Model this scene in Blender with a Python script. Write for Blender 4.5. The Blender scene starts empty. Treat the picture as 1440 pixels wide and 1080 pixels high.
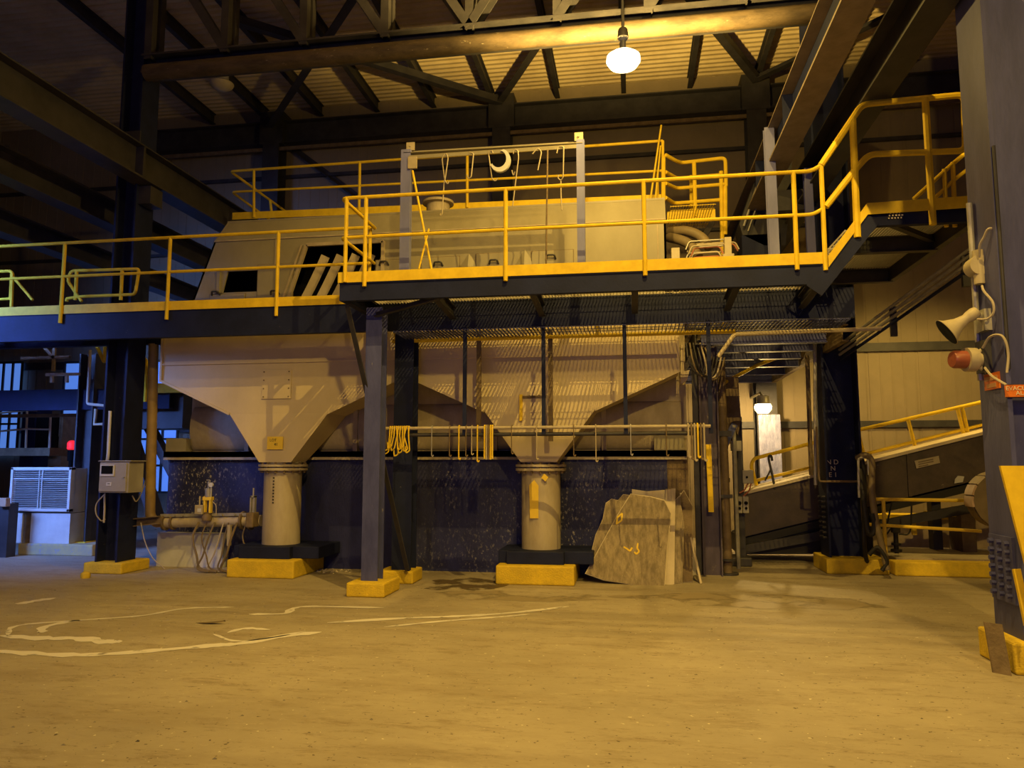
import bpy, bmesh, math, random
from mathutils import Vector as V, Matrix
random.seed(7)
SC = bpy.context.scene
COL = SC.collection

# ------------------------------------------------------------------ camera, world, light, exposure
cam = bpy.data.cameras.new('camera'); cam.sensor_width = 36; cam.lens = 26.5
cam.clip_start = .05; cam.clip_end = 200
co = bpy.data.objects.new('camera', cam); COL.objects.link(co)
co.location = (0, 0, 1.6)
co.rotation_euler = (math.radians(96.03), 0, math.radians(9.1))
SC.camera = co
wd = bpy.data.worlds.new('world'); SC.world = wd; wd.use_nodes = True
wd.node_tree.nodes['Background'].inputs[0].default_value = (.30, .42, .75, 1)
wd.node_tree.nodes['Background'].inputs[1].default_value = .02
vs = SC.view_settings
vs.view_transform = 'Standard'; vs.look = 'None'; vs.gamma = 1; vs.use_curve_mapping = False
vs.exposure = 0.0
SC.cycles.use_denoising = True
SC.cycles.max_bounces = 8; SC.cycles.diffuse_bounces = 4
SC.cycles.sample_clamp_indirect = 4
SODIUM = (1, .645, .14)
def lamp(name, loc, power, col, radius=.1, kind='POINT', rot=None, spot=None, size=None):
    l = bpy.data.lights.new(name, kind); l.energy = power; l.color = col
    if kind in ('POINT', 'SPOT'): l.shadow_soft_size = radius
    if kind == 'SPOT': l.spot_size = math.radians(spot); l.spot_blend = .6
    if kind == 'AREA': l.shape = 'RECTANGLE'; l.size, l.size_y = size
    o = bpy.data.objects.new(name, l); COL.objects.link(o); o.location = loc
    if rot: o.rotation_euler = rot
    return o
lamp("bay_lamp_light", (-.04, 8.97, 6.53), 430, SODIUM, .035)
lamp('bay_lamp_uplight', (-.04, 8.97, 6.56), 3900, SODIUM, .05, 'SPOT', (math.radians(180), 0, 0), 142).data.spot_blend = .25
lamp("wall_lamp_light", (2.555,15.5,2.721), 300, (1, .66, .22), .05)
# the hall's other high bay lamps, along the nave behind the photographer
for n_, (x_, y_, z_, e_) in enumerate([(5.4, 2.6, 8.4, 380), (-5.5, 2.8, 8.6, 950)]):
    lamp('nave_lamp_light', (x_, y_, z_), e_, SODIUM, .15, 'SPOT', (0, 0, 0), 124)
o_ = lamp('hopper_fill_flood', (3.0, -4.8, 8.6), 3200, SODIUM, .2, 'SPOT', None, 54)  # flood added and aimed to fill the hopper front
o_.rotation_euler = V((-3.2, 15.3, -7.4)).to_track_quat('-Z', 'Y').to_euler()
o_ = lamp('nave_lamp_light', (.9, 4.2, 8.6), 2100, SODIUM, .02, 'SPOT', None, 118); o_.data.spot_blend = 1
o_.rotation_euler = V((-.9, 4.6, -6.6)).to_track_quat('-Z', 'Y').to_euler()
o_ = lamp('back_wall_fill', (5.8, 13.4, 4.9), 520, SODIUM, .08, 'SPOT', None, 125)  # added spot without a fixture, brightens the lower back wall
o_.rotation_euler = V((0, 1, -1.5)).to_track_quat('-Z', 'Y').to_euler()
# cool fill light added behind the camera to tint and lift the shadows
lamp('front_cool_fill', (-2, -8.7, 3.2), 170, (.26, .27, 1.0), kind='AREA', rot=(math.radians(90), 0, 0), size=(9, 5))
# dusk daylight through the high opening in the near side wall
o_ = lamp('high_window_daylight', (-12.7, 6.0, 4.9), 420, (.15, .31, 1.0), kind='AREA', rot=(0, 0, 0), size=(3.2, 2.2))
o_.rotation_euler = V((.24, .92, -.32)).to_track_quat('-Z', 'Z').to_euler(); o_.data.spread = math.radians(76)

# ------------------------------------------------------------------ materials
def mat(name, c1, c2=None, rough=.6, metal=0.0, scale=3.0, bump=0.0, bscale=40., spk=None, spk_t=.68, spk_s=24., stretch=(1, 1, 1), spec=.4, mask=None):
    m = bpy.data.materials.new(name); m.use_nodes = True
    nt = m.node_tree; b = nt.nodes['Principled BSDF']
    b.inputs['Roughness'].default_value = rough; b.inputs['Metallic'].default_value = metal
    b.inputs['Specular IOR Level'].default_value = spec
    tc = nt.nodes.new('ShaderNodeTexCoord'); mp = nt.nodes.new('ShaderNodeMapping')
    mp.inputs['Scale'].default_value = stretch
    nt.links.new(tc.outputs['Object'], mp.inputs[0])
    c2 = c2 or tuple(v * .72 for v in c1)
    n = nt.nodes.new('ShaderNodeTexNoise'); n.inputs['Scale'].default_value = scale
    n.inputs['Detail'].default_value = 8; n.inputs['Roughness'].default_value = .65
    nt.links.new(mp.outputs[0], n.inputs['Vector'])
    r = nt.nodes.new('ShaderNodeValToRGB')
    r.color_ramp.elements[0].position = .36; r.color_ramp.elements[1].position = .66
    r.color_ramp.elements[0].color = (*c2, 1); r.color_ramp.elements[1].color = (*c1, 1)
    nt.links.new(n.outputs['Fac'], r.inputs[0])
    out = r.outputs[0]
    if spk:
        n2 = nt.nodes.new('ShaderNodeTexNoise'); n2.inputs['Scale'].default_value = spk_s
        n2.inputs['Detail'].default_value = 10; n2.inputs['Roughness'].default_value = .75
        nt.links.new(mp.outputs[0], n2.inputs['Vector'])
        r2 = nt.nodes.new('ShaderNodeValToRGB')
        r2.color_ramp.elements[0].position = spk_t; r2.color_ramp.elements[1].position = min(1, spk_t + .06)
        nt.links.new(n2.outputs['Fac'], r2.inputs[0])
        mx = nt.nodes.new('ShaderNodeMix'); mx.data_type = 'RGBA'; fac = r2.outputs[0]
        if mask:
            n4 = nt.nodes.new('ShaderNodeTexNoise'); n4.inputs['Scale'].default_value = mask; n4.inputs['Detail'].default_value = 5
            nt.links.new(mp.outputs[0], n4.inputs['Vector'])
            r4 = nt.nodes.new('ShaderNodeValToRGB'); r4.color_ramp.elements[0].position = .47; r4.color_ramp.elements[1].position = .70
            nt.links.new(n4.outputs['Fac'], r4.inputs[0])
            ml = nt.nodes.new('ShaderNodeMath'); ml.operation = 'MULTIPLY'
            nt.links.new(fac, ml.inputs[0]); nt.links.new(r4.outputs[0], ml.inputs[1]); fac = ml.outputs[0]
        nt.links.new(fac, mx.inputs[0]); nt.links.new(out, mx.inputs[6])
        mx.inputs[7].default_value = (*spk, 1); out = mx.outputs[2]
    nt.links.new(out, b.inputs['Base Color'])
    if bump:
        n3 = nt.nodes.new('ShaderNodeTexNoise'); n3.inputs['Scale'].default_value = bscale
        n3.inputs['Detail'].default_value = 6
        nt.links.new(mp.outputs[0], n3.inputs['Vector'])
        bp = nt.nodes.new('ShaderNodeBump'); bp.inputs['Strength'].default_value = bump; bp.inputs['Distance'].default_value = .02
        nt.links.new(n3.outputs['Fac'], bp.inputs['Height']); nt.links.new(bp.outputs[0], b.inputs['Normal'])
    return m
def emit(name, col, s):
    m = bpy.data.materials.new(name); m.use_nodes = True; b = m.node_tree.nodes['Principled BSDF']
    b.inputs['Base Color'].default_value = (*col, 1)
    b.inputs['Emission Color'].default_value = (*col, 1); b.inputs['Emission Strength'].default_value = s
    return m
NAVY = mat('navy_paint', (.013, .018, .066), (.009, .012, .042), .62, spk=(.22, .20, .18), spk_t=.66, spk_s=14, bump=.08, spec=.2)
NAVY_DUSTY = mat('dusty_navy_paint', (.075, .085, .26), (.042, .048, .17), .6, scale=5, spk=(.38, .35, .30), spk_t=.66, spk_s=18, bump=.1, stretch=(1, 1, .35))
GREYBLUE = mat('grey_blue_paint', (.20, .21, .44), (.14, .15, .32), .5, scale=4, spk=(.5, .47, .42), spk_t=.7, spk_s=16, stretch=(1, 1, .25))
MAUVE = mat('dusty_mauve_paint', (.105, .085, .14), (.06, .048, .08), .65, scale=5, spk=(.3, .26, .22), spk_t=.62, spk_s=16, stretch=(1, 1, .35))
DARK = mat('dark_steel', (.045, .042, .050), (.024, .023, .030), .55, spk=(.2, .18, .15), spk_t=.72, spk_s=10)
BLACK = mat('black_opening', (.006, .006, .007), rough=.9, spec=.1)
TANK = mat('scuffed_navy_plate', (.028, .032, .12), (.013, .015, .055), .5, scale=2.2, spk=(.36, .34, .34), spk_t=.55, spk_s=26, mask=.75, bump=.2, stretch=(1, 1, .55))
YELLOW = mat('safety_yellow', (.80, .57, .03), (.66, .45, .022), .55, scale=6, spk=(.30, .20, .06), spk_t=.72, spk_s=20, spec=.2)
YBLOCK = mat('worn_yellow_concrete', (.72, .51, .03), (.55, .39, .03), .8, scale=7, spk=(.16, .12, .06), spk_t=.63, spk_s=30, bump=.4, bscale=50)
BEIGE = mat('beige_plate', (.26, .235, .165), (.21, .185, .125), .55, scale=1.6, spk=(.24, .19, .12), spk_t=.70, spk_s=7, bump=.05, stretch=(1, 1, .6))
BEIGE_D = mat('dusty_beige_plate', (.40, .34, .25), (.27, .22, .15), .7, scale=3, spk=(.14, .10, .06), spk_t=.64, spk_s=9, bump=.15, stretch=(1, 1, .5))
PIPE = mat('stained_beige_pipe', (.46, .40, .30), (.36, .30, .21), .6, scale=5, spk=(.22, .16, .09), spk_t=.66, spk_s=14, bump=.08, stretch=(1, 1, .3))
RUST = mat('brown_dusty_steel', (.20, .145, .085), (.12, .085, .05), .75, scale=6, spk=(.34, .27, .17), spk_t=.62, spk_s=20, bump=.3)
GALV = mat('galvanised_steel', (.42, .40, .37), (.30, .29, .27), .45, .35, scale=9)
WALLP = mat('wall_panel_paint', (.25, .20, .135), (.20, .16, .105), .6, scale=.8)
ROOFM = mat('roof_deck_steel', (.55, .45, .29), (.42, .33, .20), .6, scale=1.2, spk=(.22, .16, .09), spk_t=.68, spk_s=5)
GRATE = mat('grating_steel', (.50, .46, .40), (.40, .37, .33), .55, 0, scale=8)
PLYW = mat('scuffed_wood_sheet', (.34, .275, .18), (.17, .135, .085), .75, scale=3.2, spk=(.50, .42, .26), spk_t=.60, spk_s=12, bump=.25, stretch=(6, 6, .9))
PLYE = mat('pale_board_edge', (.60, .52, .38), (.5, .42, .3), .7)
WHITE = mat('white_enamel', (.62, .62, .60), (.5, .5, .5), .45)
CREAM = mat('cream_plastic', (.44, .38, .27), (.34, .29, .2), .5)
GREYBOX = mat('grey_enclosure', (.34, .32, .29), (.28, .26, .23), .5)
ORANGE = mat('orange_sign', (.75, .20, .02), (.62, .15, .02), .5)
PAPER = mat('yellow_tag_paper', (.85, .62, .06), (.75, .52, .04), .6)
LETTER = mat('pale_lettering', (.80, .70, .50), (.75, .65, .45), .6)
INK = mat('ink', (.05, .04, .03), rough=.7)
REDL = mat('dull_red_lens', (.30, .09, .05), (.22, .06, .04), .35)
HOSE = mat('brown_rubber_hose', (.20, .15, .085), (.13, .10, .06), .6)
RUBBER = mat('black_rubber', (.02, .018, .016), (.012, .011, .010), .6)
CABLE = mat('pale_cable', (.45, .40, .32), (.35, .3, .24), .6)
PINK = mat('faded_guard_paint', (.55, .40, .28), (.42, .28, .18), .6)
REDCAB = mat('faded_red_cable', (.45, .16, .08), (.3, .1, .05), .6)
def lens_mat(name, col, s):
    # frosted lamp glass: most of the lamp's light passes through, the glass itself glows
    m = bpy.data.materials.new(name); m.use_nodes = True; nt = m.node_tree; nt.nodes.remove(nt.nodes['Principled BSDF'])
    e = nt.nodes.new('ShaderNodeEmission'); e.inputs[0].default_value = (*col, 1); e.inputs[1].default_value = s
    t = nt.nodes.new('ShaderNodeBsdfTransparent'); x = nt.nodes.new('ShaderNodeMixShader'); x.inputs[0].default_value = .8
    nt.links.new(e.outputs[0], x.inputs[1]); nt.links.new(t.outputs[0], x.inputs[2])
    nt.links.new(x.outputs[0], nt.nodes['Material Output'].inputs[0]); return m
LENS = lens_mat('lamp_lens', (1, .76, .40), 22)
LENSW = lens_mat('wall_lamp_lens', (1, .74, .36), 22)
SKYW = emit('dusk_window_glass', (.10, .25, .80), .75)
CHORD = mat('dust_streaked_chord', (.095, .068, .042), (.04, .028, .018), .7, scale=4, spk=(.42, .36, .27), spk_t=.63, spk_s=10, bump=.2, stretch=(.6, 1, 2))
LIT_FLANGE = mat('lamplit_dusty_flange', (.26, .21, .17), (.19, .15, .12), .6, scale=5)  # dusty paint, made paler to carry the lamplight on the flange edges
TANPIPE = mat('tan_pipe_paint', (.34, .23, .09), (.24, .16, .06), .5, scale=4, spk=(.15, .1, .05), spk_t=.66)
REDG = emit('red_signal_glass', (.8, .02, .03), 1.0)

def floor_mat():
    m = bpy.data.materials.new('worn_concrete'); m.use_nodes = True
    nt = m.node_tree; b = nt.nodes['Principled BSDF']; N = nt.nodes.new; L = nt.links.new
    tc = N('ShaderNodeTexCoord')
    def noise(scale, st=(1, 1, 1), det=8, rg=.65):
        mp = N('ShaderNodeMapping'); mp.inputs['Scale'].default_value = st; L(tc.outputs['Object'], mp.inputs[0])
        n = N('ShaderNodeTexNoise'); n.inputs['Scale'].default_value = scale; n.inputs['Detail'].default_value = det
        n.inputs['Roughness'].default_value = rg; L(mp.outputs[0], n.inputs['Vector']); return n.outputs['Fac']
    def ramp(i, p0, p1, c0=(0, 0, 0, 1), c1=(1, 1, 1, 1)):
        r = N('ShaderNodeValToRGB'); e = r.color_ramp.elements
        e[0].position = p0; e[1].position = p1; e[0].color = c0; e[1].color = c1; L(i, r.inputs[0]); return r.outputs[0]
    def mix(f, a, c, blend='MIX'):
        x = N('ShaderNodeMix'); x.data_type = 'RGBA'; x.blend_type = blend
        if isinstance(f, float): x.inputs[0].default_value = f
        else: L(f, x.inputs[0])
        L(a, x.inputs[6])
        if isinstance(c, tuple): x.inputs[7].default_value = c
        else: L(c, x.inputs[7])
        return x.outputs[2]
    c = ramp(noise(.6), .3, .7, (.285, .243, .184, 1), (.41, .355, .275, 1))
    c = mix(ramp(noise(1.6, (.5, 1.5, 1)), .50, .70), c, (.29, .24, .175, 1))
    c = mix(ramp(noise(5, (.4, 1.5, 1), 14, .85), .52, .62), c, (.24, .19, .13, 1))
    c = mix(ramp(noise(6.3, (.5, 1.4, 1), 14, .85), .57, .66), c, (.46, .405, .31, 1))
    c = mix(ramp(noise(14, (.5, 1.6, 1), 12, .8), .59, .64), c, (.17, .13, .085, 1))
    c = mix(ramp(noise(28, (1, 1, 1), 3, .5), .69, .72), c, (.10, .075, .05, 1))
    c = mix(ramp(noise(23, (1, 1, 1), 3, .5), .71, .73), c, (.66, .60, .48, 1))
    L(c, b.inputs['Base Color'])
    rr = N('ShaderNodeMapRange'); L(noise(3), rr.inputs[0]); rr.inputs[3].default_value = .5; rr.inputs[4].default_value = .8
    L(rr.outputs[0], b.inputs['Roughness']); b.inputs['Specular IOR Level'].default_value = .35
    bp = N('ShaderNodeBump'); bp.inputs['Strength'].default_value = .25; bp.inputs['Distance'].default_value = .01
    L(noise(18, (1, 1, 1), 8), bp.inputs['Height']); L(bp.outputs[0], b.inputs['Normal'])
    return m
FLOORM = floor_mat()
def stain_mat(name, col, edge, scale=3.):
    # worn patch with ragged edges: noise decides where the patch shows through
    m = bpy.data.materials.new(name); m.use_nodes = True; nt = m.node_tree; b = nt.nodes['Principled BSDF']
    tc = nt.nodes.new('ShaderNodeTexCoord'); n = nt.nodes.new('ShaderNodeTexNoise'); n.inputs['Scale'].default_value = scale; n.inputs['Detail'].default_value = 8
    nt.links.new(tc.outputs['Object'], n.inputs['Vector'])
    r = nt.nodes.new('ShaderNodeValToRGB'); r.color_ramp.elements[0].position = edge; r.color_ramp.elements[1].position = edge + .12
    nt.links.new(n.outputs['Fac'], r.inputs[0]); nt.links.new(r.outputs[0], b.inputs['Alpha'])
    b.inputs['Base Color'].default_value = (*col, 1); b.inputs['Roughness'].default_value = .6
    return m
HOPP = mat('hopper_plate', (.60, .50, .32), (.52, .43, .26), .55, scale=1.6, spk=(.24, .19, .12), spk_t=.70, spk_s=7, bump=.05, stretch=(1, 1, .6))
RESID = stain_mat('mineral_residue', (.66, .62, .60), .28, 5)
WET = stain_mat('oily_wet_stain', (.10, .07, .035), .44, 3)
PUDDLE = stain_mat('damp_stain', (.27, .22, .15), .44, 1.5)

# ------------------------------------------------------------------ mesh helpers
def I_(w, h, tf=.02, tw=.012):
    a, b = w / 2, h / 2
    return [(-a, -b), (a, -b), (a, -b + tf), (tw / 2, -b + tf), (tw / 2, b - tf), (a, b - tf), (a, b), (-a, b), (-a, b - tf), (-tw / 2, b - tf), (-tw / 2, -b + tf), (-a, -b + tf)]
def C_(w, h, t=.012, s=1):
    a, b = w / 2, h / 2
    p = [(-a, -b), (a, -b), (a, -b + t), (-a + t, -b + t), (-a + t, b - t), (a, b - t), (a, b), (-a, b)]
    return p if s > 0 else [(-x, y) for x, y in reversed(p)]
def L_(w, h, t=.01):
    return [(-w / 2, -h / 2), (w / 2, -h / 2), (w / 2, -h / 2 + t), (-w / 2 + t, -h / 2 + t), (-w / 2 + t, h / 2), (-w / 2, h / 2)]
def R_(w, h): return [(-w / 2, -h / 2), (w / 2, -h / 2), (w / 2, h / 2), (-w / 2, h / 2)]
class MB:
    def __init__(s): s.v = []; s.f = []; s.sm = False
    def add(s, vs, fs):
        k = len(s.v); s.v += [tuple(v) for v in vs]; s.f += [tuple(i + k for i in f) for f in fs]; return s
    def box(s, x0, x1, y0, y1, z0, z1):
        return s.add([(x0, y0, z0), (x1, y0, z0), (x1, y1, z0), (x0, y1, z0), (x0, y0, z1), (x1, y0, z1), (x1, y1, z1), (x0, y1, z1)],
                     [(3, 2, 1, 0), (4, 5, 6, 7), (0, 1, 5, 4), (1, 2, 6, 5), (2, 3, 7, 6), (3, 0, 4, 7)])
    def prof(s, p, q, poly, up=(0, 0, 1)):
        p, q = V(p), V(q); d = (q - p).normalized(); u = V(up)
        if abs(d.dot(u)) > .98: u = V((0, 1, 0))
        r = d.cross(u).normalized(); u = r.cross(d).normalized(); n = len(poly)
        vs = [e + r * a + u * b for e in (p, q) for a, b in poly]
        fs = [(i, (i + 1) % n, n + (i + 1) % n, n + i) for i in range(n)] + [tuple(range(n))[::-1], tuple(range(n, 2 * n))]
        return s.add(vs, fs)
    def bar(s, p, q, w, h=None, up=(0, 0, 1)): return s.prof(p, q, R_(w, h or w), up)
    def slab(s, pts, vec):
        n = len(pts); vec = V(vec)
        return s.add([V(p) for p in pts] + [V(p) + vec for p in pts],
                     [tuple(range(n)), tuple(range(2 * n - 1, n - 1, -1))] + [(i, n + i, n + (i + 1) % n, (i + 1) % n) for i in range(n)])
    def tube(s, path, r, n=8):
        s.sm = True; pts = [V(p) for p in path]; m = len(pts); rings = []; prev = None
        for i, p in enumerate(pts):
            t = (pts[min(i + 1, m - 1)] - pts[max(i - 1, 0)]).normalized()
            if prev is None:
                u = V((0, 0, 1)) if abs(t.z) < .9 else V((0, 1, 0))
            else: u = prev
            a = t.cross(u)
            if a.length < 1e-4: a = t.cross(V((1, 0, 0)))
            a.normalize(); u = a.cross(t).normalized(); prev = u
            rr = r[i] if isinstance(r, (list, tuple)) else r
            rings.append([p + (a * math.cos(2 * math.pi * k / n) + u * math.sin(2 * math.pi * k / n)) * rr for k in range(n)])
        vs = [v for g in rings for v in g]
        fs = [(i * n + k, i * n + (k + 1) % n, (i + 1) * n + (k + 1) % n, (i + 1) * n + k) for i in range(m - 1) for k in range(n)]
        fs += [tuple(range(n))[::-1], tuple(range((m - 1) * n, m * n))]
        return s.add(vs, fs)
    def cyl(s, p, q, r, n=16, r2=None): return s.tube([p, q], [r, r if r2 is None else r2], n)
    def lathe(s, prof, base, axis=(0, 0, 1), n=20):
        ax = V(axis).normalized(); b = V(base)
        return s.tube_l([(b + ax * h, r) for r, h in prof], ax, n)
    def tube_l(s, st, ax, n):
        s.sm = True; u = V((1, 0, 0)) if abs(ax.x) < .8 else V((0, 0, 1)); a = ax.cross(u).normalized(); u = a.cross(ax)
        vs = [p + (a * math.cos(2 * math.pi * k / n) + u * math.sin(2 * math.pi * k / n)) * max(r, 1e-4) for p, r in st for k in range(n)]
        m = len(st)
        fs = [(i * n + k, i * n + (k + 1) % n, (i + 1) * n + (k + 1) % n, (i + 1) * n + k) for i in range(m - 1) for k in range(n)]
        fs += [tuple(range(n))[::-1], tuple(range((m - 1) * n, m * n))]
        return s.add(vs, fs)
def bend(path, r, n=5):
    """round the corners of a polyline"""
    P = [V(p) for p in path]; out = [P[0]]
    for i in range(1, len(P) - 1):
        a, b, c = P[i - 1], P[i], P[i + 1]
        d1 = (a - b); d2 = (c - b); k = min(r, d1.length * .45, d2.length * .45)
        s, e = b + d1.normalized() * k, b + d2.normalized() * k
        for j in range(n + 1):
            t = j / n; out.append(s * (1 - t) ** 2 + b * 2 * t * (1 - t) + e * t * t)
    out.append(P[-1]); return out
def spline(pts, n=8):
    P = [V(p) for p in pts]; P = [P[0] * 2 - P[1]] + P + [P[-1] * 2 - P[-2]]; out = []
    for i in range(1, len(P) - 2):
        a, b, c, d = P[i - 1:i + 3]
        for j in range(n):
            t = j / n
            out.append(.5 * ((2 * b) + (c - a) * t + (2 * a - 5 * b + 4 * c - d) * t * t + (3 * b - a - 3 * c + d) * t ** 3))
    out.append(P[-2]); return out
def wloc(o):
    v = V(o.location)
    while o.parent: o = o.parent; v += V(o.location)
    return v
def build(mb, name, m, parent=None, loc=None, bev=0, smooth=None):
    if loc is None:
        if parent is not None: loc = V((0, 0, 0)); org = wloc(parent)
        else:
            xs = [v[0] for v in mb.v]; ys = [v[1] for v in mb.v]; zs = [v[2] for v in mb.v]
            loc = V(((min(xs) + max(xs)) / 2, (min(ys) + max(ys)) / 2, min(zs))); org = loc
    else: org = V(loc)
    me = bpy.data.meshes.new(name)
    me.from_pydata([tuple(V(v) - org) for v in mb.v], [], mb.f)
    bm = bmesh.new(); bm.from_mesh(me); bmesh.ops.recalc_face_normals(bm, faces=bm.faces); bm.to_mesh(me); bm.free()
    if mb.sm if smooth is None else smooth:
        me.polygons.foreach_set('use_smooth', [True] * len(me.polygons)); me.set_sharp_from_angle(angle=.7)
    me.materials.append(m)
    o = bpy.data.objects.new(name, me); COL.objects.link(o); o.location = loc
    if parent is not None: o.parent = parent
    if bev:
        b = o.modifiers.new('edge_round', 'BEVEL'); b.width = bev; b.segments = 2; b.limit_method = 'ANGLE'
    return o
def tag(o, label, cat, group=None, kind=None):
    o['label'] = label; o['category'] = cat
    if group: o['group'] = group
    if kind: o['kind'] = kind
    return o
def thing(name, label, cat, loc, group=None):
    o = bpy.data.objects.new(name, None); COL.objects.link(o); o.location = loc; o.empty_display_size = .2
    return tag(o, label, cat, group, 'thing')
def solo(mb, name, m, label, cat, group=None, bev=0, kind='thing'):
    return tag(build(mb, name, m, bev=bev), label, cat, group, kind)
def struct(mb, name, m, parent=None):
    o = build(mb, name, m, parent)
    if parent is None: o['kind'] = 'structure'
    return o
def text_mesh(s, size):
    cu = bpy.data.curves.new('lettering', 'FONT'); cu.body = s; cu.size = size; cu.extrude = .001; cu.align_x = 'CENTER'; cu.align_y = 'CENTER'
    o = bpy.data.objects.new('lettering', cu); COL.objects.link(o)
    bpy.context.view_layer.update()
    me = bpy.data.meshes.new_from_object(o.evaluated_get(bpy.context.evaluated_depsgraph_get()))
    bpy.data.objects.remove(o); bpy.data.curves.remove(cu); return me
def lettering(s, size, centre, m, parent, nx=(1, 0, 0), nz=(0, 0, 1), sx=1.0):
    me = text_mesh(s, size); me.materials.clear(); me.materials.append(m)
    a, c = V(nx).normalized(), V(nz).normalized(); n = a.cross(c)
    o = bpy.data.objects.new('lettering', me); COL.objects.link(o)
    M = Matrix((a * sx, c, n)).transposed().to_4x4()
    me.transform(M); o.location = V(centre) - wloc(parent); o.parent = parent
    return o
def rivets(mb, spots, r, axis=(0, -1, 0), h=.02, n=6):
    for p in spots: mb.cyl(p, V(p) + V(axis) * h, r, n)
    return mb

# ------------------------------------------------------------------ room shell
YB = 17.0; RZ = 10.45
struct(MB().box(-17, 10, -9, YB + .3, -.3, 0), 'floor', FLOORM)
w = MB()
x = -17.0
while x < 10:      # ribbed wall sheet
    w.box(x, x + .93, YB, YB + .05, 0, RZ); w.box(x + .93, x + 1.0, YB + .012, YB + .05, 0, RZ)
    for k in range(1, 4): w.box(x + .233 * k - .012, x + .233 * k + .012, YB - .008, YB, 0, RZ)
    x += 1.0
struct(w, 'wall_back', WALLP)
for n_, (z0, z1) in enumerate([(2.36, 2.5), (3.98, 4.16), (6.78, 6.85), (8.62, 8.70)]):
    struct(MB().box(-16.5, 9.6, YB - .1, YB - .02, z0, z1), 'trim_%d' % (n_ + 1), DARK)  # the topmost strip stands for the shadow band under the eave beam
w = MB()           # side wall with a high daylight opening
w.box(-13.2, -12.8, -9, 4.2, 0, RZ); w.box(-13.2, -12.8, 7.8, 10.9, 0, RZ); w.box(-13.2, -12.8, 4.2, 7.8, 6.2, RZ); w.box(-13.2, -12.8, 4.2, 7.8, 0, 3.6)
w.box(-17, -13.2, 10.6, 10.9, 0, RZ); w.box(-17, -16.6, 10.9, YB, 0, RZ)
struct(w, 'wall_left', WALLP)
struct(MB().box(9.6, 10, -9, YB, 0, RZ), 'wall_right', WALLP)
struct(MB().box(-17, -6.6, -9.3, -9, 0, RZ).box(2.6, 10, -9.3, -9, 0, RZ).box(-6.6, 2.6, -9.3, -9, 5.8, RZ), 'wall_front', WALLP)  # gap in the front added to go with the cool fill light
w = MB(); pr = []; y = -9.0
while y < YB + .2:
    pr += [(y, 0), (y + .07, 0), (y + .10, .045), (y + .15, .045)]; y += .18
nv = len(pr)
w.add([(-17, a, RZ + b) for a, b in pr] + [(10, a, RZ + b) for a, b in pr], [(i, i + 1, nv + i + 1, nv + i) for i in range(nv - 1)])
struct(w, 'ceiling', ROOFM)
# roof steel
for i, xx in enumerate([-10.4, -8.95, -7.5, -6.05, -4.62, -3.18, -1.62, -.08, 1.42, 2.89, 4.4, 5.9, 7.4]):
    nm = ['beside the side wall', 'above the dark crane runway', 'above the control cabinet column', 'third from the dark crane runway', 'above the sloped hood end',
          'above the dark centre wall column', 'over the flanged stub', 'directly behind the glowing bay lamp', 'first beside the glowing bay lamp', 'above the bright crane girder', 'first beyond the bright crane girder', 'second beyond the bright crane girder', 'third beyond the bright crane girder']
    solo(MB().prof((xx, 2, RZ - .14), (xx, YB - .05, RZ - .14), I_(.11, .27)), 'roof_purlin', DARK, 'dark steel roof purlin running under the deck, ' + nm[i], 'purlin', 'roof purlins')
eb = thing('eave_beam', 'deep dark steel beam across the top of the ribbed back wall', 'beam', (-2.5, 16.7, 9.4))
build(MB().prof((-12, 16.72, 9.68), (9.4, 16.72, 9.68), I_(.3, .56, .03)), 'girder', DARK, eb)
build(MB().box(-12, 9.4, 16.55, 16.6, 9.2, 9.28), 'bracing_angle', RUST, eb)
for xx, zt, lab in [(2.8, 9.4, 'dark wall column at the end of the bright crane girder'), (-2.9, 9.4, 'dark wall column behind the flanged stub and hook frame'), (-8.6, 9.4, 'dark wall column behind the sloped hood end')]:
    t = thing('wall_column', lab, 'column', (xx, 16.72, 0), 'back wall columns')
    build(MB().prof((xx, 16.72, 0), (xx, 16.72, zt), I_(.42, .42, .025)), 'shaft', DARK, t)
    build(MB().box(xx - .3, xx + .3, 16.5, 16.96, 9.36, RZ - .28), 'cap_plate', DARK, t)
for p, q, lab in [((-2.9, 16.4, 10.0), (.0, 11.0, 10.1), 'roof brace rising from the dark centre wall column toward the glowing lamp'),
                  ((2.8, 16.4, 10.0), (.0, 11.0, 10.08), 'roof brace rising from the girder end column toward the glowing lamp'),
                  ((-2.9, 16.5, 9.98), (-7.4, 12.6, 10.05), 'roof brace from the centre wall column toward the cabinet column'),
                  ((-8.6, 16.4, 9.8), (-3.6, 10.6, 9.86), 'roof brace crossing above the hood from the far wall column'),
                  ((2.8, 16.3, 10.0), (7.5, 12.0, 10.1), 'roof brace beyond the bright crane girder')]:
    solo(MB().prof(p, q, L_(.16, .16, .02)), 'roof_brace', DARK, 'dark steel ' + lab, 'brace', 'roof braces')
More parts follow.
